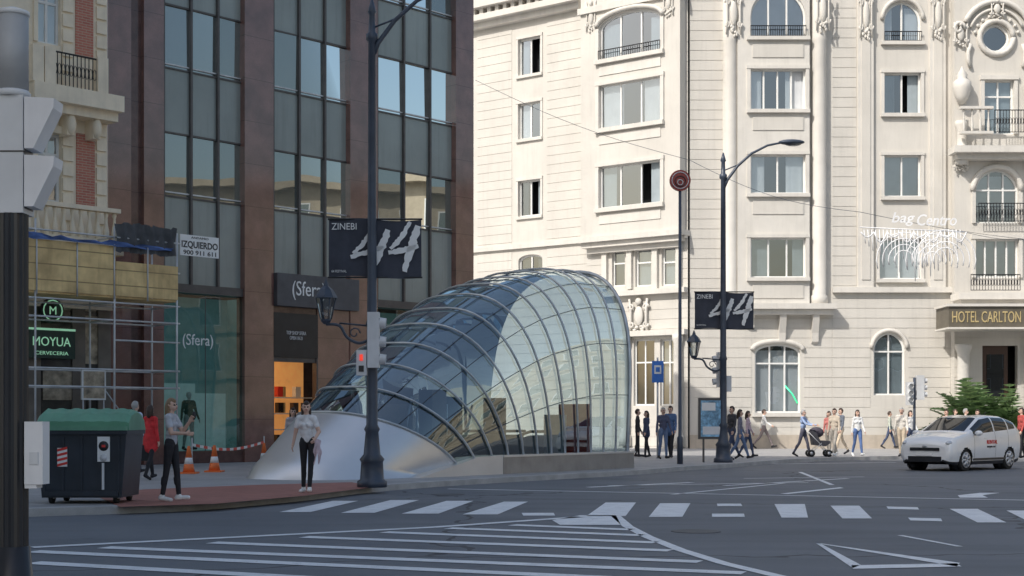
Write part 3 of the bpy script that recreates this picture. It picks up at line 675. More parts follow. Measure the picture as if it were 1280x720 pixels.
w.tube([p+FO.n*.11+FO.d*.28*math.cos(t/8*math.pi)+Z*.28*math.sin(t/8*math.pi) for t in range(17)],.018,NEON,6)
w.obj('pub_sign',orn)
text('MOYUA',FO,(q[0]+q[1])/2,(q[2]+q[3])/2+.08,.905,(q[1]-q[0])*.80,.25,NEON,orn,'pub_lettering')
text('CERVECERIA',FO,(q[0]+q[1])/2,(q[2]+q[3])/2-.24,.905,(q[1]-q[0])*.7,.10,NEON,orn,'pub_lettering')
text('M',FO,FO.s(66,.9),FO.h(66,388,.9),.91,.2,.22,NEON,orn,'pub_lettering')
sf=thing('scaffolding','galvanised tube scaffolding with timber boards and blue tarp','scaffolding',tuple(FO.pt(-1,.12,1.8)))
w=B(); oF=2.3; oB=1.0
X=[FO.s(px,oF) for px in (-40,44,143,221)]
ht=FO.h(140,292,oF)
for x in X:
    for o in (oB,oF): w.cyl(FO.pt(x,.12,o),FO.pt(x,ht+ .2,o),.03,GALV,8); w.box(FO,x-.08,x+.08,.12,.13,o-.08,o+.08,GALV)
for py in (296,335,378,400,462,484):
    h=FO.h(140,py,oF)
    for o in (oB,oF): w.cyl(FO.pt(X[0],h,o),FO.pt(X[3]+.1,h,o),.026,GALV,8)
    for x in X: w.cyl(FO.pt(x,h,oB),FO.pt(x,h,oF),.024,GALV,6)
w.cyl(FO.pt(X[2],FO.h(140,425,oF),oF),FO.pt(X[3]+.1,FO.h(140,425,oF),oF),.026,GALV,8)
w.cyl(FO.pt(X[2],2.9,oB),FO.pt(X[3],.4,oB),.022,GALV,6)
w.obj('tube_frame',sf)
w=B(); hb0=FO.h(90,366,oF); hb1=FO.h(90,303,oF); w.box(FO,X[0],X[2],hb0,hb1,oF+.03,oF+.06,WOOD); w.box(FO,X[2]+.02,X[3],hb0,hb0+.95,oF+.03,oF+.06,WOOD); w.box(FO,X[0],X[3],hb0-.06,hb0-.003,oB,oF,WOOD)
for x in (X[1],(X[1]+X[2])/2,X[2]-.05,(X[2]+X[3])/2): w.cyl(FO.pt(x,hb0-.1,oF+.08),FO.pt(x,hb1+.05,oF+.08),.022,GALV,6)
w.obj('timber_boards',sf)
def drape(b,F,s0,s1,h0,h1,o,mat,n=24,amp=.06):
    V=[];Fc=[]
    for i in range(n+1):
        x=s0+(s1-s0)*i/n; hh=h1+random.uniform(-.05,.05)
        for j in range(5): V.append(F.pt(x,h0+random.uniform(-.03,.03)*(j==0)+(hh-h0)*j/4,o+amp*math.sin(i*1.7+j)+random.uniform(-.02,.02)))
    for i in range(n):
        for j in range(4): Fc.append((i*5+j,i*5+j+1,(i+1)*5+j+1,(i+1)*5+j))
    b.add(V,Fc,mat,True)
w=B(); drape(w,FO,X[0],X[3]-.2,hb1+.0,hb1+.12,oF+.12,TARP); w.obj('blue_tarp',sf)
w=B(); drape(w,FO,X[2],X[3]-.05,FO.h(180,318,oF),FO.h(180,282,oF),oF+.05,BTARP); w.obj('black_netting',sf)
bn=thing('company_banner','white scaffolding company banner with black capitals on a tube','banner',tuple(FO.pt(X[3],5,oF)))
q=FO.R(225,273,295,321,oF); w=B(); w.box(FO,q[0],q[1],q[2],q[3],oF,oF+.02,WHITE); w.obj('banner_cloth',bn)
text('ANDAMIO',FO,(q[0]+q[1])/2,q[3]-.07,oF+.022,(q[1]-q[0])*.45,.06,BLACKP,bn); text('IZQUIERDO',FO,(q[0]+q[1])/2,(q[2]+q[3])/2+.01,oF+.022,(q[1]-q[0])*.94,.23,BLACKP,bn,bold=.02); text('900 911 611',FO,(q[0]+q[1])/2,q[2]+.10,oF+.022,(q[1]-q[0])*.85,.13,BLACKP,bn,bold=.01)
pb=thing('menu_board','small framed menu poster on a stand beside the pub','menu board',tuple(FO.pt(FO.s(116,1.8),.12,1.8)))
q=FO.R(101,131,462,500,1.8); w=B(); w.box(FO,q[0],q[1],q[2],q[3],1.8,1.86,WFRAME); w.box(FO,q[0]+.05,q[1]-.05,q[2]+.05,q[3]-.05,1.86,1.87,PST)
for x in (q[0]+.05,q[1]-.05): w.cyl(FO.pt(x,.12,1.83),FO.pt(x,q[2],1.83),.02,GALV,6)
w.obj('poster',pb)
# ================= METRO CANOPY
ax=Vector((.622,.783,0)); mv=Vector((.783,-.622,0)); C1=Vector((1.22,41.15,.12)); W_=2.5
ct=[(0,5.62),(-1,5.62),(-2,5.45),(-4,4.88),(-6,3.88),(-8,2.60),(-10,1.15),(-11.0,.38),(-11.6,.0),(-20,.0)]
def crest(u):
    for (a,za),(c,zc_) in zip(ct,ct[1:]):
        if c<=u<=a:
            t=(a-u)/(a-c); return za+(zc_-za)*t
    return ct[0][1] if u>0 else .0
pw=2/3.0
def KS(ub,th,off=0):
    lean=-.55+.455*abs(ub); sn=max(0,math.sin(th)); cs=math.cos(th)
    ws_=[.4,.2,0,-.2,-.4]
    zc=sum(crest(ub-lean+dx) for dx in ws_)/5
    q=max(0,(abs(ub)-4.6)/3.7); Wn=W_*(1-.12*q*q); Wf=W_*(1-.66*q)
    W=(Wn if cs>0 else Wf)+off
    v=W*math.copysign(abs(cs)**pw,cs)*(1+.055*math.sin(2*min(th,math.pi-th))*(1-q*.8)); z=(zc+off)*sn**pw
    u=ub-lean*sn
    return C1+ax*u+mv*v+Z*z
ks=thing('metro_entrance_canopy','curved glass and steel metro entrance canopy rising from the pavement','metro entrance',tuple(C1+ax*-4))
NR=15; ubs=[0-8.05*(i/(NR-1)) for i in range(NR)]
NT=32
for i,u in enumerate(ubs[:-2]):
    r=B(); r.tube([KS(u,math.pi*j/NT,.02) for j in range(NT+1)],.030 if i else .055,RIB,6); r.obj('arched_rib',ks)
TBt=(.07,.16,.25,.34,.43,.5,.57,.66,.75,.84,.93)
for i in range(NR-3):
    g=B(); V=[];F=[]; TB=[0]+[math.pi*t for t in TBt]+[math.pi]; TT=[]
    for a,c in zip(TB,TB[1:]): TT+=[a,(a+c)/2]
    TT.append(TB[-1]); n=len(TT)
    for u in (ubs[i],(ubs[i]+ubs[i+1])/2,ubs[i+1]): V+=[KS(u,a,-.03) for a in TT]
    for r_ in range(2):
        for j in range(n-1): F.append((r_*n+j,r_*n+j+1,(r_+1)*n+j+1,(r_+1)*n+j))
    g.add(V,F,KG,True); g.obj('glass_panel',ks)
g=B(); V=[];F=[]; MM=8
for a in range(MM+1):
    u=ubs[NR-3]+(ubs[-1]-ubs[NR-3])*a/MM
    for j in range(NT+1): V.append(KS(u,math.pi*j/NT,0))
for a in range(MM):
    for j in range(NT): F.append((a*(NT+1)+j,a*(NT+1)+j+1,(a+1)*(NT+1)+j+1,(a+1)*(NT+1)+j))
# skirt down to the pavement round the nose
o_=len(V); V+=[Vector((p.x,p.y,.121)) for p in [KS(ubs[-1]-.12,math.pi*j/NT,.12) for j in range(NT+1)]]
for j in range(NT): F.append((MM*(NT+1)+j,MM*(NT+1)+j+1,o_+j+1,o_+j))
g.add(V,F,STEEL,True)
g.obj('steel_tail',ks)
r=B()
for t in TBt: r.tube([KS(u,math.pi*t,-.01) for u in ubs[:-2]],.010,NAVYP,5)
r.obj('longitudinal_bars',ks)
FKf=Fr(C1-Z*.12,ax,mv)
r=B()
PL=mk('plinth_steel',(.36,.355,.35),.32,.5,streak=.25,var=.12)
r.box(FKf,-5.6,.22,.12,.54,W_-.02,W_+.12,PL); r.box(FKf,-5.6,.26,.54,.59,W_-.05,W_+.15,STEEL); r.box(FKf,-6.5,.25,.12,.5,-W_-.14,-W_+.02,PL)
r.fprism(FKf,[(-8.7,.121),(-5.601,.121),(-5.601,.59),(-6.6,.55)],W_-.55,W_+.11,STEEL)
r.obj('plinth',ks)
r=B(); r.quad([FKf.pt(-7.6,.13,-.8),FKf.pt(-1.8,.13,-1.4),FKf.pt(-1.8,.13,1.4),FKf.pt(-7.6,.13,1.4)],DSHADE)  # flat dark sheet painted as the shade of the uncut stairwell opening
for o in (-.95,-.1,.1,1.45):
    r.box(FKf,-3,-1.6,.14,1.05,o-.03,o+.03,DARKM); r.fprism(FKf,[(-7.6,.145),(-3.002,.145),(-3.002,1.05),(-7.2,.3)],o-.02,o+.02,DARKM)
    r.tube([FKf.pt(-7.4,.25,o),FKf.pt(-3,1.15,o),FKf.pt(-1.5,1.15,o)],.04,BLACKP,6)
r.box(FKf,-.8,-.6,.13,2.1,-2.0,-1.3,DARKM); r.box(FKf,-2.6,-2.4,.13,1.6,1.6,2.2,GREYH); r.box(FKf,-1.0,-.9,.13,1.9,.9,1.9,RED); r.box(FKf,-3.5,-2.9,.13,2.3,-2.1,-1.6,DARKM); r.box(FKf,-5.5,-4.2,.13,1.9,-2.1,-1.9,DARKM)
for k in range(4): r.tube([FKf.pt(-5.5+k*1.3,.2,-2.2),FKf.pt(-5.2+k*1.3,2.2-.1*k,-2.0)],.035,STEEL,6)
r.obj('escalators',ks)
# ================= STREET LAMPS
def cr2(P): 
    Q=cr([Vector((a,0,h)) for a,h in P],5); return [(v.x,v.z) for v in Q]
def lamp(loc):
    t=thing('street_lamp','tall dark blue-grey street lamp with curved arm and side lantern','street lamp',loc,'tall street lamps along the kerb')
    x,y,z=loc; F=Fr((x,y,0),(1,0,0),(0,-1,0)); 
    b=B(); b.lathe((x,y,.12),[(.30,0),(.30,.12),(.24,.16),(.22,.5),(.25,.56),(.17,.66),(.13,1.1),(.16,1.16),(.115,1.25),(.105,3.2),(.13,3.25),(.10,3.35),(.085,6),(.075,8.9),(.12,8.95),(.12,9.05),(.07,9.1),(.06,9.45),(.09,9.5),(.02,9.75)],NAVYP,20); b.obj('pole',t)
    b=B(); P=[(0,8.7),(.12,9.0),(.45,9.45),(.9,9.85),(1.4,10.1),(1.9,10.2)]
    b.tube([F.pt(a,h,0) for a,h in P],[.05,.05,.045,.04,.035,.03],NAVYP,8); b.tube([F.pt(0,9.3,0),F.pt(.5,9.5,0)],.02,NAVYP,6); b.obj('curved_arm',t)
    b=B(); b.ell(F.pt(2.15,10.2,0),(.42,.16,.09),NAVYP,14,8); b.ell(F.pt(2.2,10.15,0),(.28,.13,.08),LANT,12,6); b.obj('lamp_head',t)
    b=B(); P=[(0,3.1),(-.25,3.0),(-.5,3.12),(-.65,3.35),(-.92,3.38)]
    b.tube([F.pt(a,h,0) for a,h in cr2(P)],.03,NAVYP,6); b.tube([F.pt(-.1,3.35,0),F.pt(-.65,3.4,0)],.018,NAVYP,6)
    b.tube([F.pt(-.35+.12*math.cos(k*.8)*(1-k*.08),3.2+.12*math.sin(k*.8)*(1-k*.08),0) for k in range(9)],.014,NAVYP,5); b.obj('lantern_bracket',t)
    b=B(); c=F.pt(-.92,3.38,0)
    b.lathe(c,[(.05,0),(.10,.06),(.11,.1)],NAVYP,8,False); b.lathe(c+Z*.1,[(.11,0),(.2,.42)],LANT,6,False); b.lathe(c+Z*.52,[(.235,0),(.22,.04),(.14,.17),(.06,.24),(.05,.28),(.01,.38)],NAVYP,8,False)
    for k in range(6):
        q=k*math.pi/3; b.tube([c+Z*.1+Vector((.11*math.cos(q),.11*math.sin(q),0)),c+Z*.52+Vector((.2*math.cos(q),.2*math.sin(q),0))],.01,NAVYP,4)
    b.obj('lantern',t)
    return t
L1=gp(465,609,.12); L2=gp(904,578,.12)
l1=lamp(tuple(L1)); l2=clone(l1,tuple(L2))
def banner(loc):
    t=thing('street_banner','dark navy festival banner with white brush lettering hung on lamp post','banner',loc,'festival banners on the street lamps')
    F=Fr((loc[0],loc[1],0),(1,0,0),(0,-1,0)); o=-.14
    b=B(); V=[];Fc=[]
    for i in range(13):
        for j in range(5): V.append(F.pt(-.88+1.86*i/12,4.33+1.16*j/4+.03*math.sin(i*.5),o+.03*math.sin(i*.9+j)))
    for i in range(12):
        for j in range(4): Fc.append((i*5+j,(i+1)*5+j,(i+1)*5+j+1,i*5+j+1))
    b.add(V,Fc,NAVY,True); b.obj('banner_cloth',t)
    b=B()
    for h in (4.33,5.5): b.tube([F.pt(-.9,h,o),F.pt(1.0,h,o)],.018,BLACKP,6); b.box(F,-.08,.08,h-.03,h+.03,o,0,BLACKP)
    b.obj('banner_rods',t)
    b=B(); rs=random.Random(5)
    def stroke(P,wd):
        Q=[]
        for (a,c),(d,e) in zip(P,P[1:]):
            Q+=[(a+(d-a)*k/8,c+(e-c)*k/8) for k in range(8)]
        Q.append(P[-1]); n=len(Q); L=[]
        for i,(x,z_) in enumerate(Q):
            a=Vector(Q[min(i+1,n-1)])-Vector(Q[max(i-1,0)]); a.normalize(); ww=wd*(.6+.4*math.sin(math.pi*(i+1)/(n+1)))
            e1=ww*(.5+rs.uniform(-.16,.16)); e2=ww*(.5+rs.uniform(-.16,.16))
            L.append(((x-a.y*e1,z_+a.x*e1),(x+a.y*e2,z_-a.x*e2)))
        V=[F.pt(.06+p[0],4.9+p[1],o+.045) for l in L for p in l]; b.add(V,[(2*i,2*i+1,2*i+3,2*i+2) for i in range(n-1)],WHITE)
    stroke([(-.02,.50),(-.20,.16),(-.44,-.10)],.10); stroke([(-.50,-.16),(-.15,-.06),(.16,.04)],.11); stroke([(.26,.38),(.10,-.05),(-.10,-.50)],.15)
    stroke([(.70,.54),(.52,.22),(.30,.0)],.10); stroke([(.26,-.08),(.58,-.02),(.86,.06)],.11); stroke([(.86,.46),(.72,.05),(.58,-.46)],.15)
    b.obj('brush_lettering',t)
    text('ZINEBI',F,-.82,5.35,o+.045,.5,.13,WHITE,t,'lettering','L',.003)
    text('64 FESTIVAL',F,-.82,4.45,o+.045,.3,.05,WHITE,t,'lettering','L',.003)
    return t
b1=banner(tuple(L1)); b2=clone(b1,tuple(L2))
def psignal(loc):
    t=thing('traffic_signal','grey pedestrian traffic signal clamped to a lamp post','traffic signal',loc,'signals on the lamp posts')
    F=Fr((loc[0],loc[1],0),(1,0,0),(0,-1,0))
    b=B(); b.box(F,-.06,.17,2.5,3.6,.12,.34,LGREY); b.box(F,-.28,-.08,2.35,2.85,.12,.32,LGREY); b.tube([F.pt(0,2.6,0),F.pt(0,2.6,.15)],.03,BLACKP,6); b.tube([F.pt(0,3.4,0),F.pt(0,3.4,.15)],.03,BLACKP,6); b.obj('housing',t)
    b=B()
    for h in (3.4,3.03,2.68):
        b.tube([F.pt(.17,h,.23),F.pt(.30,h-.02,.23)],.10,LGREY,12,caps=False); b.ell(F.pt(.17,h,.23),(.02,.09,.09),BLACKP,8,6)
    b.obj('visors',t)
    b=B(); b.box(F,-.21,-.15,2.64,2.76,.32,.34,REDL); b.obj('signal_lens',t)
    b=B(); b.box(F,-.23,-.13,2.42,2.54,.32,.34,BLACKP); b.obj('signal_lens',t)
    return t
p1=psignal(tuple(L1)); p2=clone(p1,tuple(L2),rad(180))
M=gp(850,580,.12); t=thing('metro_sign','thin pole with round dark red sign of three rings','metro sign',tuple(M))
F=Fr((M.x,M.y,0),(1,0,0),(0,-1,0)); b=B(); b.lathe(M,[(.09,0),(.09,.8),(.055,.85),(.045,8.4)],NAVYP,12); b.obj('pole',t)
b=B(); c=F.pt(0,8.72,0); b.tube([c+Vector((0,.05,0)),c+Vector((0,-.06,0))],.32,DRED,28,False); b.obj('round_sign',t)
b=B()
for k,r in enumerate((.25,.16,.08)):
    b.tube([c+Vector((r*math.cos(q*math.pi/10),-.07,r*math.sin(q*math.pi/10)-.03*k)) for q in range(21)],.014,BLACKP if k%2 else LGREY,4)
b.obj('ring_logo',t)
FX=-2.28; FY=6.5
t=thing('traffic_light','black fluted pole carrying a grey traffic light seen from behind','traffic light',(FX,FY,0)); F=Fr((FX,FY,0),(1,0,0),(0,-1,0))
hp=he+(yh-268)/f*FY
b=B(); seg=32; V=[];Fc=[]
for z in (0,hp):
    for j in range(seg): r=.068 if j%2 else .062; V.append(F.pt(r*math.cos(2*math.pi*j/seg),z,r*math.sin(2*math.pi*j/seg)))
for j in range(seg): Fc.append((j,(j+1)%seg,(j+1)%seg+seg,j+seg))
b.add(V,Fc,BLACKP); b.lathe((FX,FY,0),[(.14,0),(.14,.5),(.1,.6),(.075,.9)],BLACKP,20); b.obj('pole',t)
b=B(); zz=lambda py: he+(yh-py)/f*FY
b.box(F,-.14,.065,zz(268),zz(122),-.09,.06,GREYH); b.box(F,.0652,.068,zz(262),zz(126),-.07,.04,BLACKP); b.box(F,-.14,.067,zz(193),zz(191),-.092,.062,BLACKP); b.tube([F.pt(0,zz(122),0),F.pt(0,zz(18),0)],.068,mk('weathered_grey_housing',(.36,.37,.38),.55,var=.25,streak=.4),20); b.lathe((FX,FY,zz(20)),[(.072,0),(.072,.02),(.03,.035)],GREYH,20); b.lathe((FX,FY,zz(122)),[(.078,0),(.078,.02),(.07,.03)],GREYH,20)
b.obj('housing',t)
b=B()
for y0,y1 in ((124,188),(196,260)):
    b.fprism(F,[(.069,zz(y1)),(.069,zz(y0)),(.205,zz(y0+2)),(.20,zz(y0+14)),(.11,zz(y1))],-.075,.055,LGREY)
b.obj('visors',t)
b=B(); b.box(F,.066,.15,zz(605),zz(527),-.05,.045,LGREY); b.box(F,.09,.13,zz(580),zz(565),.045,.05,GREYH); b.box(F,.066,.12,zz(610),zz(605.2),-.04,.04,LGREY); b.obj('push_button_box',t)
def smallsig(px,py):
    g=gp(px,py,.12); t=thing('traffic_light','slim pole with grey three-lamp traffic light near the hotel','traffic light',tuple(g)); F=Fr((g.x,g.y,0),(1,0,0),(0,-1,0))
    b=B(); b.cyl(g,g+Z*2.9,.05,NAVYP,10); b.obj('pole',t)
    b=B(); b.box(F,-.3,-.06,2.0,2.85,-.1,.12,GREYH); b.box(F,.06,.34,2.2,3.1,-.1,.12,GREYH); b.obj('housing',t)
    b=B()
    for h in (2.2,2.45,2.7): b.tube([F.pt(-.18,h,.12),F.pt(-.18,h,.26)],.09,GREYH,10,caps=False); b.tube([F.pt(.34,h+.2,0),F.pt(.46,h+.2,0)],.09,GREYH,10,caps=False)
    b.obj('visors',t)
smallsig(1143,570)
g=gp(822,573,.12); t=thing('bus_stop_sign','blue square stop sign on a slim grey pole','sign',tuple(g)); F=Fr((g.x,g.y,0),(1,0,0),(0,-1,0))
b=B(); b.cyl(g,g+Z*3.5,.035,GALV,8); b.obj('pole',t); b=B(); b.box(F,-.2,.2,2.75,3.5,.03,.06,BLUE); b.box(F,-.12,.12,3.05,3.35,.06,.065,WHITE); b.box(F,-.07,.07,3.12,3.28,.065,.07,BLUE); b.obj('sign_plate',t)
g=gp(890,578,.12); t=thing('information_panel','freestanding map panel with blue poster in a dark frame','information panel',tuple(g)); F=Fr((g.x,g.y,0),(1,0,0),(0,-1,0))
b=B(); b.box(F,-.44,.44,.85,2.15,-.06,.06,DARKM); b.box(F,-.3,-.24,.12,.85,-.03,.03,DARKM); b.box(F,.24,.3,.12,.85,-.03,.03,DARKM); b.obj('panel_frame',t)
b=B(); b.box(F,-.36,.36,.93,2.07,.06,.07,POST); b.box(F,-.33,.1,1.75,2.0,.07,.075,WHITE); b.box(F,-.30,.30,1.0,1.25,.07,.075,LGREY); b.obj('poster',t)
# ================= WASTE CONTAINER
g=gp(108,630,.12); CX0=(44-640)/f*g.y; CX1=(160-640)/f*g.y; wd=(CX1-CX0)/2; cx=(CX0+CX1)/2; y0=g.y
t=thing('waste_container','large black waste container with rounded green lid and stickers','waste container',(cx,y0+.5,.12)); F=Fr((cx,y0,0),(1,0,0),(0,-1,0))
b=B(); hB=1.3
prof=[(-wd*.86,.22),(wd*.86,.22),(wd*.97,hB),(-wd*.97,hB)]
b.fprism(F,prof,-1.05,0,CONT)
for k in range(5):
    x=-wd*.8+k*wd*.4; b.fprism(F,[(x-.02,.3),(x+.02,.3),(x+.022,hB-.1),(x-.022,hB-.1)],0,.02,CONT)
b.box(F,-wd,wd,hB-.06,hB,-1.08,.05,CONT); b.box(F,-wd*1.02,-wd*.9,.85,1.0,-.6,-.2,CONT); b.box(F,-wd*.8,wd*.8,.25,.33,0,.04,CONT)
b.obj('container_body',t)
b=B(); LP=[(-.06,0),(-.05,.14),(-.2,.27),(-.45,.34),(-.75,.32),(-1.0,.2),(-1.1,0)]
V=[];n=len(LP)
xs=np.linspace(-wd*1.0,wd*1.0,25)
for i,x in enumerate(xs):
    k=1+(.05 if i%4<2 else 0); e_=.8 if i in(0,24) else 1
    for o,h in LP: V.append(F.pt(x,hB+.002+h*k*e_,o))
Fc=[(i*n+j,i*n+j+1,(i+1)*n+j+1,(i+1)*n+j) for i in range(24) for j in range(n-1)]+[tuple(range(n)),tuple(range(24*n,25*n))]
b.add(V,Fc,GREENL); b.box(F,-wd*.98,wd*.98,hB+.001,hB+.07,-.06,.06,GREENL); b.obj('lid',t)
for x in (-wd*.7,wd*.7):
    for o in (-.15,-.9):
        b=B(); c=F.pt(x,.22,o); b.tube([c-F.d*.03,c+F.d*.03],.1,TYRE,14); b.box(F,x-.05,x+.05,.2,.34,o-.05,o+.05,GALV); b.obj('wheel',t)
b=B(); x=-wd*.38
b.box(F,x-.1,x+.06,.72,1.02,.021,.026,WHITE)
for k in range(4): b.fprism(F,[(x-.1,.72+k*.08),(x+.06,.76+k*.08),(x+.06,.80+k*.08),(x-.1,.76+k*.08)],.026,.029,RED)
b.obj('hazard_sticker',t)
b=B(); b.box(F,.26,.46,.8,1.2,.021,.026,WHITE); 
c=F.pt(.36,1.05,.026); b.tube([c,c+F.n*.004],.08,BLACKP,16); b.box(F,.33,.39,1.03,1.07,.03,.034,RED)
c=F.pt(.36,.86,.026); b.tube([c,c+F.n*.004],.06,LGREY,16); b.box(F,.33,.37,.35,.78,.021,.024,LGREY)
b.obj('notice_sticker',t)
cn=None
for px,py in ((268,590),(236,592),(330,584)):
    g=gp(px,py,.12)
    if cn is None:
        cn=thing('traffic_cone','orange traffic cone with white band on the pavement','traffic cone',tuple(g),'orange cones by the pavement works')
        b=B(); b.box(Fr((g.x,g.y,0),(1,0,0),(0,-1,0)),-.22,.22,.12,.16,-.22,.22,ORANGE); b.lathe(g+Z*.04,[(.15,0),(.115,.2)],ORANGE,16); b.lathe(g+Z*.24,[(.115,0),(.085,.16)],WHITE,16); b.lathe(g+Z*.40,[(.085,0),(.035,.28),(.03,.29)],ORANGE,16); b.obj('cone_body',cn)
    else: clone(cn,tuple(g))
g0=gp(240,584,.12); g1=gp(330,578,.12); t=thing('barrier_tape','red and white striped tape strung between posts','barrier',tuple(g0))
b=B(); dv=(g1-g0); F=Fr((g0.x,g0.y,0),(dv.x,dv.y,0),(dv.y,-dv.x,0)); L=dv.length
for i in range(20):
    a=L*i/20; c=L*(i+1)/20; sag=lambda q:.72-.18*math.sin(math.pi*q/L); b.quad([F.pt(a,sag(a),0),F.pt(c,sag(c),0),F.pt(c,sag(c)+.08,0),F.pt(a,sag(a)+.08,0)],RED if i%2 else WHITE)
for a in (0,L): b.cyl(F.pt(a,.12,0),F.pt(a,.95,0),.02,GALV,8)
b.obj('tape',t)
# ================= CAR
def build_car(loc,yaw):
    st=[
    (2.06,.52,.30,.66,.46,.60,.66,.38,.74),(1.99,.70,.22,.81,.48,.75,.78,.50,.85),(1.80,.79,.19,.87,.54,.80,.90,.58,.96),(1.40,.83,.18,.89,.58,.83,.98,.64,1.04),(1.15,.84,.18,.895,.60,.85,1.01,.69,1.08),
    (1.06,.84,.18,.90,.60,.86,1.02,.71,1.11),(.22,.84,.18,.905,.61,.87,1.04,.63,1.50),(-.35,.84,.18,.905,.61,.87,1.07,.64,1.56),(-1.15,.84,.18,.90,.61,.87,1.12,.63,1.54),(-1.75,.82,.19,.88,.63,.85,1.17,.61,1.44),(-1.98,.79,.24,.86,.65,.82,1.10,.60,1.26),(-2.05,.74,.30,.82,.65,.78,.98,.60,1.08)]
    xs=[s[0] for s in st]; A=np.array(st)
    def sec(x):
        v=[np.interp(-x,[-q for q in xs],A[:,k]) for k in range(1,9)]
        return [(v[0],v[1]),(v[2],v[3]),(v[4],v[5]),(v[6],v[7]),(0,v[7]+.035)]
    def pt(x,q):
        P=sec(x); P=[(P[0][0]*.9,P[0][1]-.02)]+P+[(-P[3][0],P[3][1])]
        i=min(int(q),3); t=q-i; p0,p1,p2,p3=[np.array(P[i+k]) for k in range(4)]
        return .5*((2*p1)+(-p0+p2)*t+(2*p0-5*p1+4*p2-p3)*t*t+(-p0+3*p1-3*p2+p3)*t**3)
    t=thing('parked_car','white compact hatchback with red door lettering on the road','car',loc)
    c_,s_=math.cos(yaw),math.sin(yaw); D=Vector((c_,s_,0)); S=Vector((-s_,c_,0)); O=Vector(loc)
    LP=lambda x,y,z: O+D*x+S*y+Z*z
    NX=120;NQ=40; X=np.linspace(2.06,-2.05,NX+1); Q=np.linspace(0,4,NQ+1)
    body=B(); ws=B(); wins=[B(),B(),B(),B()]; rw_=B()
    WX=(1.30,-1.28); R=.365
    for sd in (1,-1):
        G=[[LP(x,sd*pt(x,q)[0],pt(x,q)[1]) for q in Q] for x in X]
        Gz=[[pt(x,q) for q in Q] for x in X]
        for i in range(NX):
            for j in range(NQ):
                x=(X[i]+X[i+1])/2; q=(Q[j]+Q[j+1])/2; zz_=(Gz[i][j][1]+Gz[i+1][j+1][1])/2
                if q<2.0 and any((x-w)**2+(zz_-.30)**2<R*R for w in WX): continue
                F4=[G[i][j],G[i][j+1],G[i+1][j+1],G[i+1][j]]
                tgt=body; m=CARW
                tq=q-2
                if .13<tq<.88 and -1.66<x<.86 and not(-.42<x<-.34) and not (-1.26<x<-1.19):
                    tgt=wins[(0 if x>-.38 else 1)+(0 if sd>0 else 2)]; m=CARG
                if q>3.06 and .26<x<1.03: tgt=ws; m=CARG
                if q>3.15 and -1.95<x<-1.78: tgt=rw_; m=CARG
                if q<.35: m=BLACKP
                tgt.add(F4,[(0,1,2,3)],m,True)
    def weld(ob):
        bm=bmesh.new(); bm.from_mesh(ob.data); bmesh.ops.remove_doubles(bm,verts=bm.verts,dist=.0005); bmesh.ops.recalc_face_normals(bm,faces=bm.faces); bm.to_mesh(ob.data); bm.free(); return ob
    for x in (2.06,-2.05):
        P=[LP(x,pt(x,q)[0],pt(x,q)[1]) for q in Q]+[LP(x,-pt(x,q)[0],pt(x,q)[1]) for q in Q[::-1]]; body.quad(P,CARW)
    P=[LP(x,pt(x,0)[0],.2) for x in X[::6]]+[LP(x,-pt(x,0)[0],.2) for x in X[::-6]]; body.quad(P,BLACKP)
    weld(body.obj('body',t))
    weld(ws.obj('windscreen',t)); weld(rw_.obj('rear_window',t))
    for w in wins: weld(w.obj('side_window',t))
    FC=Fr(O,D,-S)
    for w in WX:
        for sd in (1,-1):
            b=B(); c=LP(w,sd*.80,.32); b.tube([c-S*sd*.11,c+S*sd*.05,c+S*sd*.06],[.32,.32,.30],TYRE,28); wh=b.obj('wheel',t)
            b=B(); c2=c+S*sd*.062; b.tube([c2,c2+S*sd*.004],.21,BLACKP,20)
            for k in range(7):
                a=k*2*math.pi/7; e=D*math.cos(a)+Z*math.sin(a); b.tube([c2+S*sd*.01,c2+S*sd*.012+e*.2],[.035,.04],ALLOY,6)
            b.tube([c2+D*.21*math.cos(a)+Z*.21*math.sin(a)+S*sd*.008 for a in np.linspace(0,2*math.pi,25)],.02,ALLOY,6); r_=b.obj('rim',wh)
            b=B(); c=LP(w,sd*.60,.33); b.tube([c-S*sd*.1,c+S*sd*.12],.36,BLACKP,20); b.obj('wheel_arch',t)
    for sd in (1,-1):
        b=B(); b.ell(LP(1.78,sd*.68,.80),(.28,.12,.085),HLIGHT,14,8,F0=FC); b.obj('headlight',t)
        b=B(); b.ell(LP(1.96,sd*.60,.38),(.06,.10,.06),HLIGHT,10,6,F0=FC); b.obj('fog_lamp',t)
        b=B(); b.ell(LP(.80,sd*.99,1.08),(.09,.12,.08),CARW,10,6,F0=FC); b.tube([LP(.80,sd*.82,1.02),LP(.80,sd*.95,1.05)],.02,BLACKP,6); b.obj('mirror',t)
        b=B(); b.ell(LP(-1.96,sd*.74,1.0),(.08,.1,.18),RED,10,6,F0=FC); b.obj('tail_light',t)
        b=B()
        for x in (.2,-.75): b.box(FC,x-.09,x+.09,.92,.945,-sd*.89-.02,-sd*.89+.02,CARW)
        b.obj('door_handle',t)
        b=B()
        for x in (.86,-.38,-1.16):
            V=[]
            for q in np.linspace(.5,2.1,12):
                p=pt(x,q); V+=[LP(x-.006,sd*(p[0]+.003),p[1]),LP(x+.006,sd*(p[0]+.003),p[1])]
            b.add(V,[(2*i,2*i+1,2*i+3,2*i+2) for i in range(11)],BLACKP)
        b.obj('door_seam',t)
        b=B(); b.box(FC,-1.0,.9,.30,.36,-sd*.875-.02,-sd*.875+.02,BLACKP); b.obj('sill_trim',t)
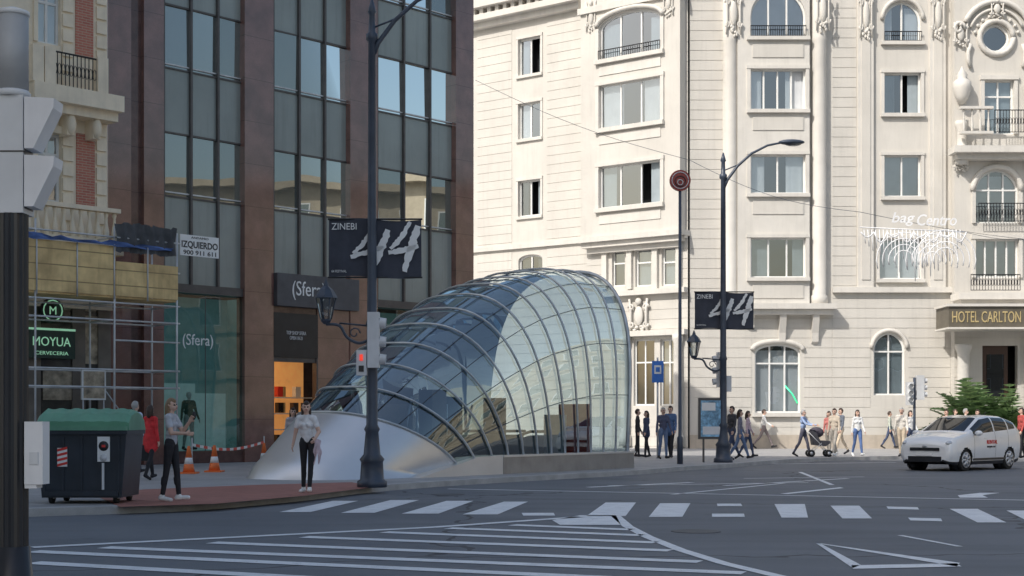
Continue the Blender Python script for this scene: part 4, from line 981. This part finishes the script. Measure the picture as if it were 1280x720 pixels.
    b=B(); b.box(FC,2.02,2.085,.58,.67,-.46,.46,BLACKP); b.box(FC,2.0,2.08,.26,.42,-.52,.52,BLACKP); b.ell(LP(2.08,0,.71),(.012,.08,.035),ALLOY,10,6,F0=FC); b.obj('grille',t)
    b=B(); b.box(FC,2.075,2.095,.44,.54,-.26,.26,WHITE); b.obj('number_plate',t)
    for sd in (1,-1):
        F2=Fr(LP(0,sd*.912,0),D if sd<0 else -D,S*sd)
        text('RENTAL',F2,(-.15 if sd<0 else .15),.82,.004,.62,.11,RED,t,'door_lettering')
        text('moyua car',F2,(-.1 if sd<0 else .1),.67,.004,.5,.07,BLACKP,t,'door_lettering')
    b=B(); b.tube([LP(-1.35,0,1.55),LP(-1.5,0,1.7)],.01,BLACKP,5); b.obj('aerial',t)
    return t
cy=42.0; build_car(((1201-640)/f*cy,cy,0),rad(180+44))
# ================= PEOPLE
SK=mk('skin',(.66,.43,.33),.55,var=.06); HB=mk('dark_brown_hair',(.045,.026,.018),.5,var=.3,scale=20); HBL=mk('light_brown_hair',(.24,.15,.08),.5,var=.3); HG=mk('grey_hair',(.40,.39,.38),.6); EYE=mk('eye',(.02,.015,.012),.2); LIP=mk('lips',(.48,.18,.15),.5)
CM={}
def cloth(c):
    k=tuple(c)
    if k not in CM: CM[k]=mk('cloth_%d'%len(CM),c,.85,var=.2,scale=9,bump=.5,bscale=10)
    return CM[k]
def capsule(b,p0,p1,r0,r1,flat,mat):
    p0=Vector(p0);p1=Vector(p1); d=p1-p0
    if d.length<1e-4: d=Vector((0,0,1e-3)); p1=p0+d
    n=d.normalized(); L=d.length; rings=[]
    for k in range(1,5): a=k/5*math.pi/2; rings.append((-r0*math.cos(a),r0*math.sin(a)))
    rings.append((0,r0)); rings.append((L,r1))
    for k in range(4,0,-1): a=k/5*math.pi/2; rings.append((L+r1*math.cos(a),r1*math.sin(a)))
    V=[];F=[];seg=12
    for t,r in rings: 
        V+=b.ring(p0+n*t,n,max(r,1e-4),seg)
    k=len(rings)
    for i in range(k-1):
        for j in range(seg):
            a=i*seg+j;c=i*seg+(j+1)%seg; F.append((a,c,c+seg,a+seg))
    F.append(tuple(range(seg))[::-1]); F.append(tuple(range((k-1)*seg,k*seg)))
    cy=p0.y
    if flat!=1:
        V=[Vector((v.x,cy+(v.y-cy)*flat,v.z)) for v in V]
    b.add(V,F,mat,True)
def remesh(prims,vox,name,smooth=3):
    b=B()
    for p in prims: capsule(b,*p[:5],EYE)
    ob=b.obj(name)
    md=ob.modifiers.new('r','REMESH'); md.mode='VOXEL'; md.voxel_size=vox
    ms=ob.modifiers.new('s','SMOOTH'); ms.factor=.5; ms.iterations=smooth
    dg=bpy.context.evaluated_depsgraph_get(); me=bpy.data.meshes.new_from_object(ob.evaluated_get(dg)); old=ob.data; bpy.data.objects.remove(ob); bpy.data.meshes.remove(old)
    me.materials.clear(); mats=[]
    for p in prims:
        if p[5] not in mats: mats.append(p[5])
    for m in mats: me.materials.append(m)
    nf=len(me.polygons); C=np.empty(nf*3); me.polygons.foreach_get('center',C); C=C.reshape(-1,3)
    best=np.full(nf,1e9); idx=np.zeros(nf,int)
    for p in prims:
        a=np.array(p[0],float);c=np.array(p[1],float);fl=p[4]; X=C-a; X[:,1]/=fl; d=c-a; L2=max(d.dot(d),1e-8); t=np.clip(X@d/L2,0,1)
        dist=np.linalg.norm(X-t[:,None]*d,axis=1)-(p[2]+(p[3]-p[2])*t)-(p[6] if len(p)>6 else 0)
        m=dist<best; best[m]=dist[m]; idx[m]=mats.index(p[5])
    me.polygons.foreach_set('material_index',idx.astype(np.int32)); me.polygons.foreach_set('use_smooth',np.ones(nf,bool)); me.update()
    return me
def person(px,py,H,yaw,top,bot,shoe,label,skin=None,hair=None,hl=0,legs=((8,4),(-8,6)),arms=((10,8,15,0),(-5,8,10,0)),sleeve=1,coat=0,vox=.013,female=False,headturn=0,loc=None,cat='person',name='person',group='pedestrians around the square',eyes=True,hipx=0):
    skin=skin or SK; hair=hair or HB; T=cloth(top);Bm=cloth(bot);S_=cloth(shoe)
    pr=[]; V=Vector
    def d2(a): a=rad(a); return V((0,-math.sin(a),-math.cos(a)))
    for i,sd in enumerate((1,-1)):
        a,k=legs[i]; hip=V((sd*.085+hipx,0,.90)); kn=hip+d2(a)*.43+V((sd*-.008-hipx*.4,0,0)); an=kn+d2(a-k)*.40+V((-hipx*.6,0,0))
        pr.append((hip,kn,.086 if female else .084,.054,1,Bm)); pr.append((kn,an,.055,.040,1,Bm))
        cal=kn+(an-kn)*.3+V((0,.015,0)); pr.append((cal,cal+(an-kn)*.2,.053,.048,1,Bm))
        pitch=rad(max(-10,min(45,-(a-k)*.9))) if (a-k)<0 else rad(-(a-k)*.4)
        fd=V((0,-math.cos(pitch),-math.sin(pitch))); heel=an+V((0,.03,-.045)); 
        pr.append((heel,heel+fd*.19+V((sd*.02,0,0)),.043,.034,1,S_)); pr.append((an,heel,.042,.042,1,S_)); 
    pr+= [((-.055+hipx,0,.95),(.055+hipx,0,.95),.102,.102,.85,Bm),((hipx,0,.98),(hipx*.5,0,1.1),.115,.11,.8,T,.004)]
    if female: pr+=[((-.02,0,1.1),(.02,0,1.1),.10,.10,.76,T),((-.05,0,1.24),(.05,0,1.24),.098,.098,.80,T),((-.055,-.055,1.24),(-.05,-.06,1.25),.048,.046,1,T),((.055,-.055,1.24),(.05,-.06,1.25),.048,.046,1,T)]
    else: pr+=[((-.04,0,1.1),(.04,0,1.1),.112,.112,.78,T),((-.08,0,1.27),(.08,0,1.27),.11,.11,.78,T)]
    shw=.115 if female else .145
    pr+=[((-shw,0,1.385),(shw,0,1.385),.06,.06,.95,T),((0,0,1.2),(0,0,1.38),.11,.085,.8,T)]
    if coat: pr+=[((0,0,1.1),(0,.0,.98-coat*.5),.13,.165,.8,T,.02),((-.07,0,.95),(-.08,0,.98-coat*.5),.11,.11,.9,T,.02),((.07,0,.95),(.08,0,.98-coat*.5),.11,.11,.9,T,.02)]
    pr+=[((0,.005,1.40),(0,-.01,1.50),.050,.046,1,skin)]
    ht=rad(headturn); hc,hs=math.cos(ht),math.sin(ht)
    def hd(x,y,z): return V((x*hc-y*hs,x*hs+y*hc-.012,z))
    pr+=[(hd(0,.01,1.56),hd(0,.015,1.60),.074,.082,1.0,skin),(hd(0,-.03,1.515),hd(0,-.045,1.535),.040,.048,1,skin),(hd(0,-.086,1.575),hd(0,-.100,1.557),.011,.014,1,skin),(hd(.076,.01,1.575),hd(.079,.015,1.59),.016,.018,1,skin),(hd(-.076,.01,1.575),hd(-.079,.015,1.59),.016,.018,1,skin)]
    if eyes: pr+=[(hd(.03,-.072,1.588),hd(.034,-.071,1.588),.012,.012,1,EYE,.004),(hd(-.03,-.072,1.588),hd(-.034,-.071,1.588),.012,.012,1,EYE,.004),(hd(.014,-.082,1.532),hd(-.014,-.082,1.532),.009,.009,1,LIP,.004)]
    hands=[]
    for i,sd in enumerate((1,-1)):
        a,o,e,w_=arms[i]; sh=V((sd*(shw+.03),0,1.375)); 
        def ad(a,o): a=rad(a);o=rad(o); return V((sd*math.sin(o),-math.sin(a)*math.cos(o),-math.cos(a)*math.cos(o)))
        el=sh+ad(a,o)*.275; wr=el+ad(a+e,o-w_)*.235; D=(wr-el).normalized()
        pr.append((sh,el,.050,.040,1,T if sleeve>0 else skin)); pr.append((el,wr,.040 if sleeve>=1 else .036,.027 if sleeve<1 else .033,1,T if sleeve>=1 else skin))
        if sleeve==.5: pr.append((sh,sh+(el-sh)*.55,.058,.056,1,T,.004)); pr.append((sh+(el-sh)*.72,el,.042,.040,1,skin,.006))
        ref=V((0,-1,0)) if abs(D.y)<.75 else V((0,0,1)); A=(ref-D*ref.dot(D)).normalized(); N=D.cross(A)*(1 if (D.cross(A)).x*sd<0 else -1)
        palm=wr+D*.075; pr.append((wr,wr+D*.02,.026,.026,1,skin))
        for q in (-.024,-.008,.008,.024): pr.append((wr+D*.02+A*q*.7,palm+A*q,.015,.014,1,skin))
        for q,ln in ((-.026,.055),(-.009,.068),(.009,.074),(.026,.066)):
            p=palm+A*q; cur=D
            for sgi in range(3):
                ang2=rad(18+sgi*16); cur=(D*math.cos(ang2)+N*math.sin(ang2)+A*q*2).normalized(); nx=p+cur*ln*(.42,.33,.25)[sgi]; pr.append((p,nx,.0095-.0006*sgi,.009-.0006*sgi,1,skin)); p=nx
        tb=wr+D*.025+A*.025; t1=tb+(D*.6+A*.7+N*.3).normalized()*.035; t2=t1+(D*.9+A*.3+N*.3).normalized()*.03; pr+=[(tb,t1,.013,.011,1,skin),(t1,t2,.011,.009,1,skin)]
        hands.append(palm+D*.03)
    mz=min(min(p[0][2]-p[2],p[1][2]-p[3]) for p in pr)
    sh_=lambda p:V(p)-V((0,0,mz))
    pr=[(sh_(p[0]),sh_(p[1]))+tuple(p[2:]) for p in pr]
    me=remesh(pr,vox,name,2 if vox<.01 else 3)
    P=loc or gp(px,py,.12); s=H/1.69
    ob=bpy.data.objects.new(name,me); COL.objects.link(ob); ob.location=P; ob.rotation_euler[2]=rad(yaw); ob.scale=(s,s,s)
    ob['label']=label; ob['category']=cat; ob['group']=group
    hp_=[(hd(0,.03,1.60),hd(0,.025,1.620),.084,.079,1,hair),(hd(0,-.02,1.650),hd(0,.02,1.655),.052,.056,1,hair),(hd(.05,.02,1.60),hd(.055,.03,1.57),.046,.036,1,hair),(hd(-.05,.02,1.60),hd(-.055,.03,1.57),.046,.036,1,hair),(hd(0,.055,1.58),hd(0,.05,1.54),.060,.046,1,hair)]
    if hl>0:
        hp_+=[(hd(0,.06,1.56),hd(0,.075,1.56-.28*hl),.07,.055,1,hair),(hd(.06,.03,1.57),hd(.075,.03,1.56-.24*hl),.034,.022,1,hair),(hd(-.06,.03,1.57),hd(-.075,.03,1.56-.24*hl),.034,.022,1,hair)]
    hp_=[(sh_(p[0]),sh_(p[1]))+tuple(p[2:]) for p in hp_]
    if name=='person' :
        hm=remesh(hp_,.012,'hair',2); ho=bpy.data.objects.new('hair',hm); COL.objects.link(ho); ho.parent=ob
    mw=Matrix.Translation(P)@Matrix.Rotation(rad(yaw),4,'Z')@Matrix.Scale(s,4)
    return ob,[mw@sh_(h) for h in hands],mw
BK=(.025,.025,.03);WH=(.80,.80,.79);JN=(.13,.19,.32);GY=(.40,.40,.41);NV=(.055,.075,.14);RD=(.66,.04,.045);BG=(.60,.50,.38);LB=(.55,.64,.78);SA=(.82,.82,.80)
o,h1,m1=person(214,627,1.67,80,(.50,.51,.55),BK,SA,'woman in grey t-shirt and black trousers standing side-on, hand raised',legs=((9,4),(-7,3)),arms=((28,8,112,22),(18,10,70,18)),sleeve=.5,vox=.0085,female=True,hl=.5,hair=HBL,headturn=-8)
b=B(); b.ell(h1[0]+Vector((.02,0,.02)),(.035,.012,.07),BLACKP,10,6); b.obj('mobile_phone',origin=tuple(h1[0]),label='small black phone held in the woman\'s raised hand',category='phone')
o,h2,m2=person(383,616,1.66,-5,(.80,.79,.79),BK,SA,'woman in white top and black trousers holding a pale jacket',legs=((7,3),(-5,3)),arms=((8,22,48,30),(-4,14,14,4)),sleeve=.5,vox=.0085,female=True,hl=1.0,headturn=14,hipx=.03)
b=B(); PJ=cloth((.60,.47,.51)); c=h2[0]+Vector((.07,.0,.02))
V=[];Fc=[]
for i in range(9):
    for j in range(9):
        t=i/8; q=j/8; V.append(c+Vector((-.05+.13*t*(1-.3*abs(q-.5))+.015*math.sin(j*1.3+i),-.03-.04*math.sin(math.pi*t)-.02*math.sin(q*5+i*.8)+.05*t,.04*math.sin(math.pi*t)-.46*q*(.78+.22*math.sin(i*1.1+.5)))))
for i in range(8):
    for j in range(8): Fc.append((i*9+j,(i+1)*9+j,(i+1)*9+j+1,i*9+j+1))
b.add(V,Fc,PJ,True); b.obj('jacket',origin=tuple(c),label='pale pink jacket draped over the woman\'s arm',category='jacket')
ppl=[
(188,600,1.64,160,RD,BK,BK,'woman in a red coat walking past the scaffolding',dict(coat=.5,hl=.4,female=True,legs=((16,4),(-14,14)))),
(169,594,1.76,150,LB,NV,BK,'man in light blue shirt and dark trousers walking',dict(hair=HG,legs=((18,4),(-14,16)))),
(366,590,1.62,20,(.50,.46,.48),(.07,.09,.14),BK,'woman in grey-pink blouse waiting behind another woman',dict(hl=.8,female=True)),
(797,571,1.70,90,BK,BK,BK,'person in dark clothes waiting at the stop',dict(legs=((4,2),(-4,2)))),
(808,572,1.62,-70,NV,BK,BK,'person in navy jacket beside the canopy',dict(coat=.3,hl=.6)),
(829,574,1.72,20,(.09,.10,.16),JN,BK,'man in dark jacket and jeans standing by the pole',dict(hair=HG)),
(838,573,1.78,-30,(.08,.15,.30),BK,BK,'person in blue jacket standing near the pole',dict(coat=.2)),
(915,574,1.78,-60,(.06,.06,.07),NV,BK,'man in black jacket walking by the lamp post',dict(legs=((20,5),(-18,15)))),
(925,575,1.66,80,(.20,.20,.26),JN,BK,'person in dark top and jeans walking',dict(legs=((22,5),(-18,15)),hl=.5)),
(935,572,1.62,75,(.55,.42,.48),NV,BK,'woman in pale cardigan and dark trousers',dict(hl=.5,female=True,legs=((15,5),(-15,15)))),
(955,561,1.82,75,WH,(.24,.20,.20),BK,'man in white shirt striding along the pavement',dict(legs=((28,5),(-24,18)),arms=((-25,8,15,0),(28,8,30,0)))),
(1004,571,1.68,60,(.34,.44,.66),(.10,.10,.14),BK,'person in blue top pushing a pushchair',dict(arms=((40,6,40,0),(40,6,40,0)),legs=((18,5),(-16,15)),hair=HG)),
(1036,570,1.62,-30,(.55,.20,.18),(.30,.28,.25),SA,'woman in rust top and grey trousers walking',dict(legs=((14,5),(-12,12)),hl=.5,female=True)),
(1043,571,1.72,-40,(.55,.47,.38),(.40,.37,.33),SA,'person in beige top and light trousers',dict(legs=((18,5),(-16,15)))),
(1051,568,1.76,-70,(.14,.16,.20),BG,BK,'man in dark jacket and beige trousers walking',dict(legs=((22,5),(-18,15)))),
(1072,571,1.66,10,WH,(.10,.17,.36),SA,'woman in white jumper and blue jeans walking',dict(hl=.7,female=True,legs=((16,3),(-12,16)))),
(1112,561,1.70,80,(.46,.50,.44),NV,BK,'person in grey-green jacket walking by the hotel',dict(legs=((20,5),(-18,15)))),
(1127,571,1.74,-30,(.70,.66,.60),BG,BK,'man in cream shirt and beige trousers',dict(hair=HG)),
(1138,568,1.66,30,WH,NV,BK,'person in white top beside the traffic light',dict(hl=.4)),
(1183,568,1.70,-60,(.60,.44,.38),NV,BK,'person walking behind the white car',dict()),
(1194,563,1.76,40,(.20,.24,.34),BK,BK,'man in slate jacket behind the white car',dict()),
(1207,567,1.74,60,WH,JN,BK,'person in white shirt behind the white car',dict(hair=HG)),
(1222,567,1.70,-60,(.42,.46,.55),BK,BK,'person in grey top behind the white car',dict(hl=.4)),
(1277,573,1.72,-80,(.46,.08,.07),BK,BK,'person in dark red jacket at the kerb',dict()),
]
for a in ppl: person(*a[:8],**a[8])
person(0,0,1.8,45,(.09,.13,.09),(.48,.46,.42),BK,'shop mannequin in dark top behind the display glass',loc=FS.pt(FS.s(236,-.55),.5,-.55),name='mannequin',cat='mannequin',group='mannequins',skin=cloth((.6,.6,.58)),hair=cloth((.6,.6,.58)),eyes=False)
g=gp(180,600,.12); b=B(); F=Fr((g.x,g.y,0),(1,0,0),(0,-1,0)); b.fprism(F,[(-.2,.55),(.14,.55),(.1,.9),(-.16,.9)],-.06,.06,BLACKP); b.tube([F.pt(-.1,.9,0),F.pt(-.02,1.12,0),F.pt(.05,.9,0)],.012,BLACKP,5); b.obj('handbag',origin=tuple(g),label='black handbag carried by the woman in red',category='bag')
g=gp(1022,571,.12); t=thing('pushchair','dark folding pushchair with hood pushed along the pavement','pushchair',tuple(g)); F=Fr((g.x,g.y,0),(1,0,0),(0,-1,0))
b=B(); b.fprism(F,[(-.2,.55),(.25,.5),(.42,.62),(.40,.70),(.05,.72),(-.15,1.1),(-.28,1.05)],-.22,.22,cloth((.05,.05,.06))); b.ell(F.pt(-.05,1.0,0),(.28,.24,.2),cloth((.07,.06,.08)),12,6); b.obj('seat',t)
b=B()
for o in (-.22,.22): b.tube([F.pt(-.5,1.15,o),F.pt(.35,.28,o)],.014,GALV,6); b.tube([F.pt(-.25,.28,o),F.pt(.1,.62,o)],.014,GALV,6)
b.tube([F.pt(-.5,1.15,-.22),F.pt(-.5,1.15,.22)],.016,BLACKP,6); b.obj('frame',t)
for x in (-.27,.36):
    for o in (-.23,.23):
        b=B(); c=F.pt(x,.25,o); b.tube([c-F.n*.02,c+F.n*.02],.13,TYRE,16); b.tube([c-F.n*.025,c+F.n*.025],.06,ALLOY,10); b.obj('wheel',t)
# ================= PLANTS
def plant(px,depth,h,n,label):
    X=(px-640)/f*depth; t=thing('potted_plant',label,'plant',(X,depth,.12),'plants at the hotel entrance')
    b=B(); b.lathe((X,depth,.12),[(.3,0),(.4,.6),(.44,.62),(.44,.7),(.38,.7)],TAN,16); b.obj('pot',t)
    b=B(); rr=random.Random(px)
    for i in range(n):
        a=rr.uniform(0,2*math.pi); el=rr.uniform(.1,1.3); L=rr.uniform(.6,1)*h; base=Vector((X+rr.uniform(-.1,.1),depth+rr.uniform(-.1,.1),.9))
        dirv=Vector((math.cos(a)*math.cos(el),math.sin(a)*math.cos(el),math.sin(el))); sd=dirv.cross(Z).normalized(); m_=LEAF if rr.random()<.6 else LEAF2
        Pp=[base+dirv*L*k/9-Z*.5*L*(k/9)**2*math.cos(el) for k in range(10)]
        b.tube(Pp,.012,m_,4)
        for k in range(2,10):
            ll=.42*math.sin(math.pi*(k/10.5))*h/2.4+.10
            for s2 in (1,-1):
                tip=Pp[k]+sd*s2*ll+dirv*ll*.5-Z*ll*.35; b.add([Pp[k]-dirv*.07,tip,Pp[k]+dirv*.08],[(0,1,2)],m_)
    b.obj('foliage',t)
plant(1228,63.0,3.3,60,'large feathery palm in a stone pot'); plant(1207,63.5,2.4,46,'bushy green palm in a stone pot'); plant(1258,62.5,2.5,44,'tall leafy palm in a stone pot'); plant(1190,63.5,1.3,40,'low leafy plant in a stone pot')
# ================= DECORATION + CABLES
YD=52; t=thing('street_decoration','white wire light decoration with lettering and hanging strings','light decoration',tuple(wp(1140,265,YD)))
FD=Fr((0,YD,0),(1,0,0),(0,-1,0)); sx=lambda px:(px-640)/f*YD; hz=lambda py: he+(yh-py)/f*YD
b=B()
for k in range(8):
    x0_=sx(1076+k*16.5); x1_=sx(1076+(k+1)*16.5); b.tube([FD.pt(x0_+(x1_-x0_)*q/6,hz(290)-.38*math.sin(math.pi*q/6)*(1 if k%2 else .5),0) for q in range(7)],.026,WIRE,4)
for k in range(26):
    x=sx(1080+k*4.8); ln=.35+1.4*math.sin(math.pi*(k+1)/27)*random.uniform(.5,1)
    if k>12: ln*=1.2
    b.tube([FD.pt(x,hz(287),0),FD.pt(x+.05,hz(287)-ln,0)],.017,WIRE,4)
for cx_,k0 in ((1130,.35),(1165,.3),(1182,.45)):
    for k in range(4):
        b.tube([FD.pt(sx(cx_)+(k0+.22*k)*math.cos(q*math.pi/10),hz(325)+(k0+.22*k)*math.sin(q*math.pi/10),0) for q in range(-1,12)],.02,WIRE,4)
b.tube([FD.pt(sx(1075),hz(284),0),FD.pt(sx(1205),hz(290),0)],.022,WIRE,4)
b.obj('light_strings',t)
text('bag',FD,sx(1129),hz(274),.02,.85,.5,WIRE,t,'decoration_lettering',ext=.01,shear=.25,bold=.01); text('Centro',FD,sx(1171),hz(275),.02,1.45,.42,WIRE,t,'decoration_lettering',ext=.01,shear=.25,bold=.01)
b=B(); A_=wp(594,100,58); B_=Vector((sx(1075),YD,hz(265))); C_=wp(1290,300,58)
def cable(p,q,sag): 
    b.tube([p.lerp(q,i/12)-Z*sag*math.sin(math.pi*i/12) for i in range(13)],.009,NAVYP,4)
cable(A_,wp(862,200,55),.3); cable(wp(862,200,55),B_,.4); cable(B_,C_,.1); cable(wp(1205,290,YD),C_,.1)
b.obj('overhead_cable',origin=tuple(A_),label='thin black cable strung across the street between buildings',category='cable')
# ================= OFF-VIEW CITY BLOCKS
def block(label,pts,H,mat,fl=3.4,gf=4.5):
    cx=sum(p[0] for p in pts)/len(pts); cy=sum(p[1] for p in pts)/len(pts)
    t=thing('city_building',label,'building',(cx,cy,0)); b=B(); b.prism(pts,0,H,mat); 
    n=len(pts)
    ar=sum(pts[i][0]*pts[(i+1)%n][1]-pts[(i+1)%n][0]*pts[i][1] for i in range(n))
    for i in range(n):
        p=Vector((*pts[i],0));q=Vector((*pts[(i+1)%n],0)); d=(q-p); L=d.length; d.normalize(); nn=Vector((d.y,-d.x,0))*(1 if ar>0 else -1); F=Fr(p,d,nn)
        m=int(L/3.2)
        if m<1: continue
        h=gf
        while h+2.6<H:
            for k in range(m):
                x=(k+.5)*L/m; b.box(F,x-.8,x+.8,h+.5,h+2.6,0,.03,WFRAME); b.box(F,x-.7,x+.7,h+.6,h+2.5,.03,.04,TINT)
            b.box(F,0,L,h-.1,h+.1,0,.25,mat); h+=fl
        b.box(F,0,L,H-.5,H,0,.8,mat)
    b.obj('walls',t)
block('added unseen block shaped to cast shade over the square',[(-37,25),(-31,19),(-13,12.5),(-8,-3),(-20,-10),(-42,8)],44,FARD)  # out-of-view volume added and shaped to throw shade on the road
block('warm stone apartment block across the square',[(52,0),(66,0),(66,110),(52,110)],19,FARW)
block('grey stone block behind the square',[(8,-60),(70,-65),(70,-75),(8,-75)],16,FARW)
# ================= LIGHT
az=Vector((-.70,-.714,0)).normalized(); el=rad(42)
sd_=az*math.cos(el)+Z*math.sin(el)
sun=bpy.data.lights.new('sun','SUN'); sun.energy=3.8; sun.angle=rad(.5); sun.color=(1,.95,.875)
so=bpy.data.objects.new('sun',sun); COL.objects.link(so); so.rotation_euler=sd_.to_track_quat('Z','Y').to_euler(); so.location=(-30,-30,60)
wd_=bpy.data.worlds.new('World'); sc.world=wd_; wd_.use_nodes=True; n=wd_.node_tree; bg=n.nodes['Background']
sk=n.nodes.new('ShaderNodeTexSky'); sk.sky_type='NISHITA'; sk.sun_disc=False; sk.sun_elevation=el; sk.sun_rotation=math.atan2(az.x,az.y); sk.air_density=1.35; sk.dust_density=3.0; n.links.new(sk.outputs[0],bg.inputs[0]); bg.inputs[1].default_value=.15
# ================= CAMERA
cam=bpy.data.cameras.new('camera'); co=bpy.data.objects.new('camera',cam); COL.objects.link(co); co.location=(0,0,he); co.rotation_euler=(rad(90),0,0)
cam.sensor_width=36; cam.lens=50; cam.shift_y=(yh-360)/1280; cam.clip_end=2000; sc.camera=co
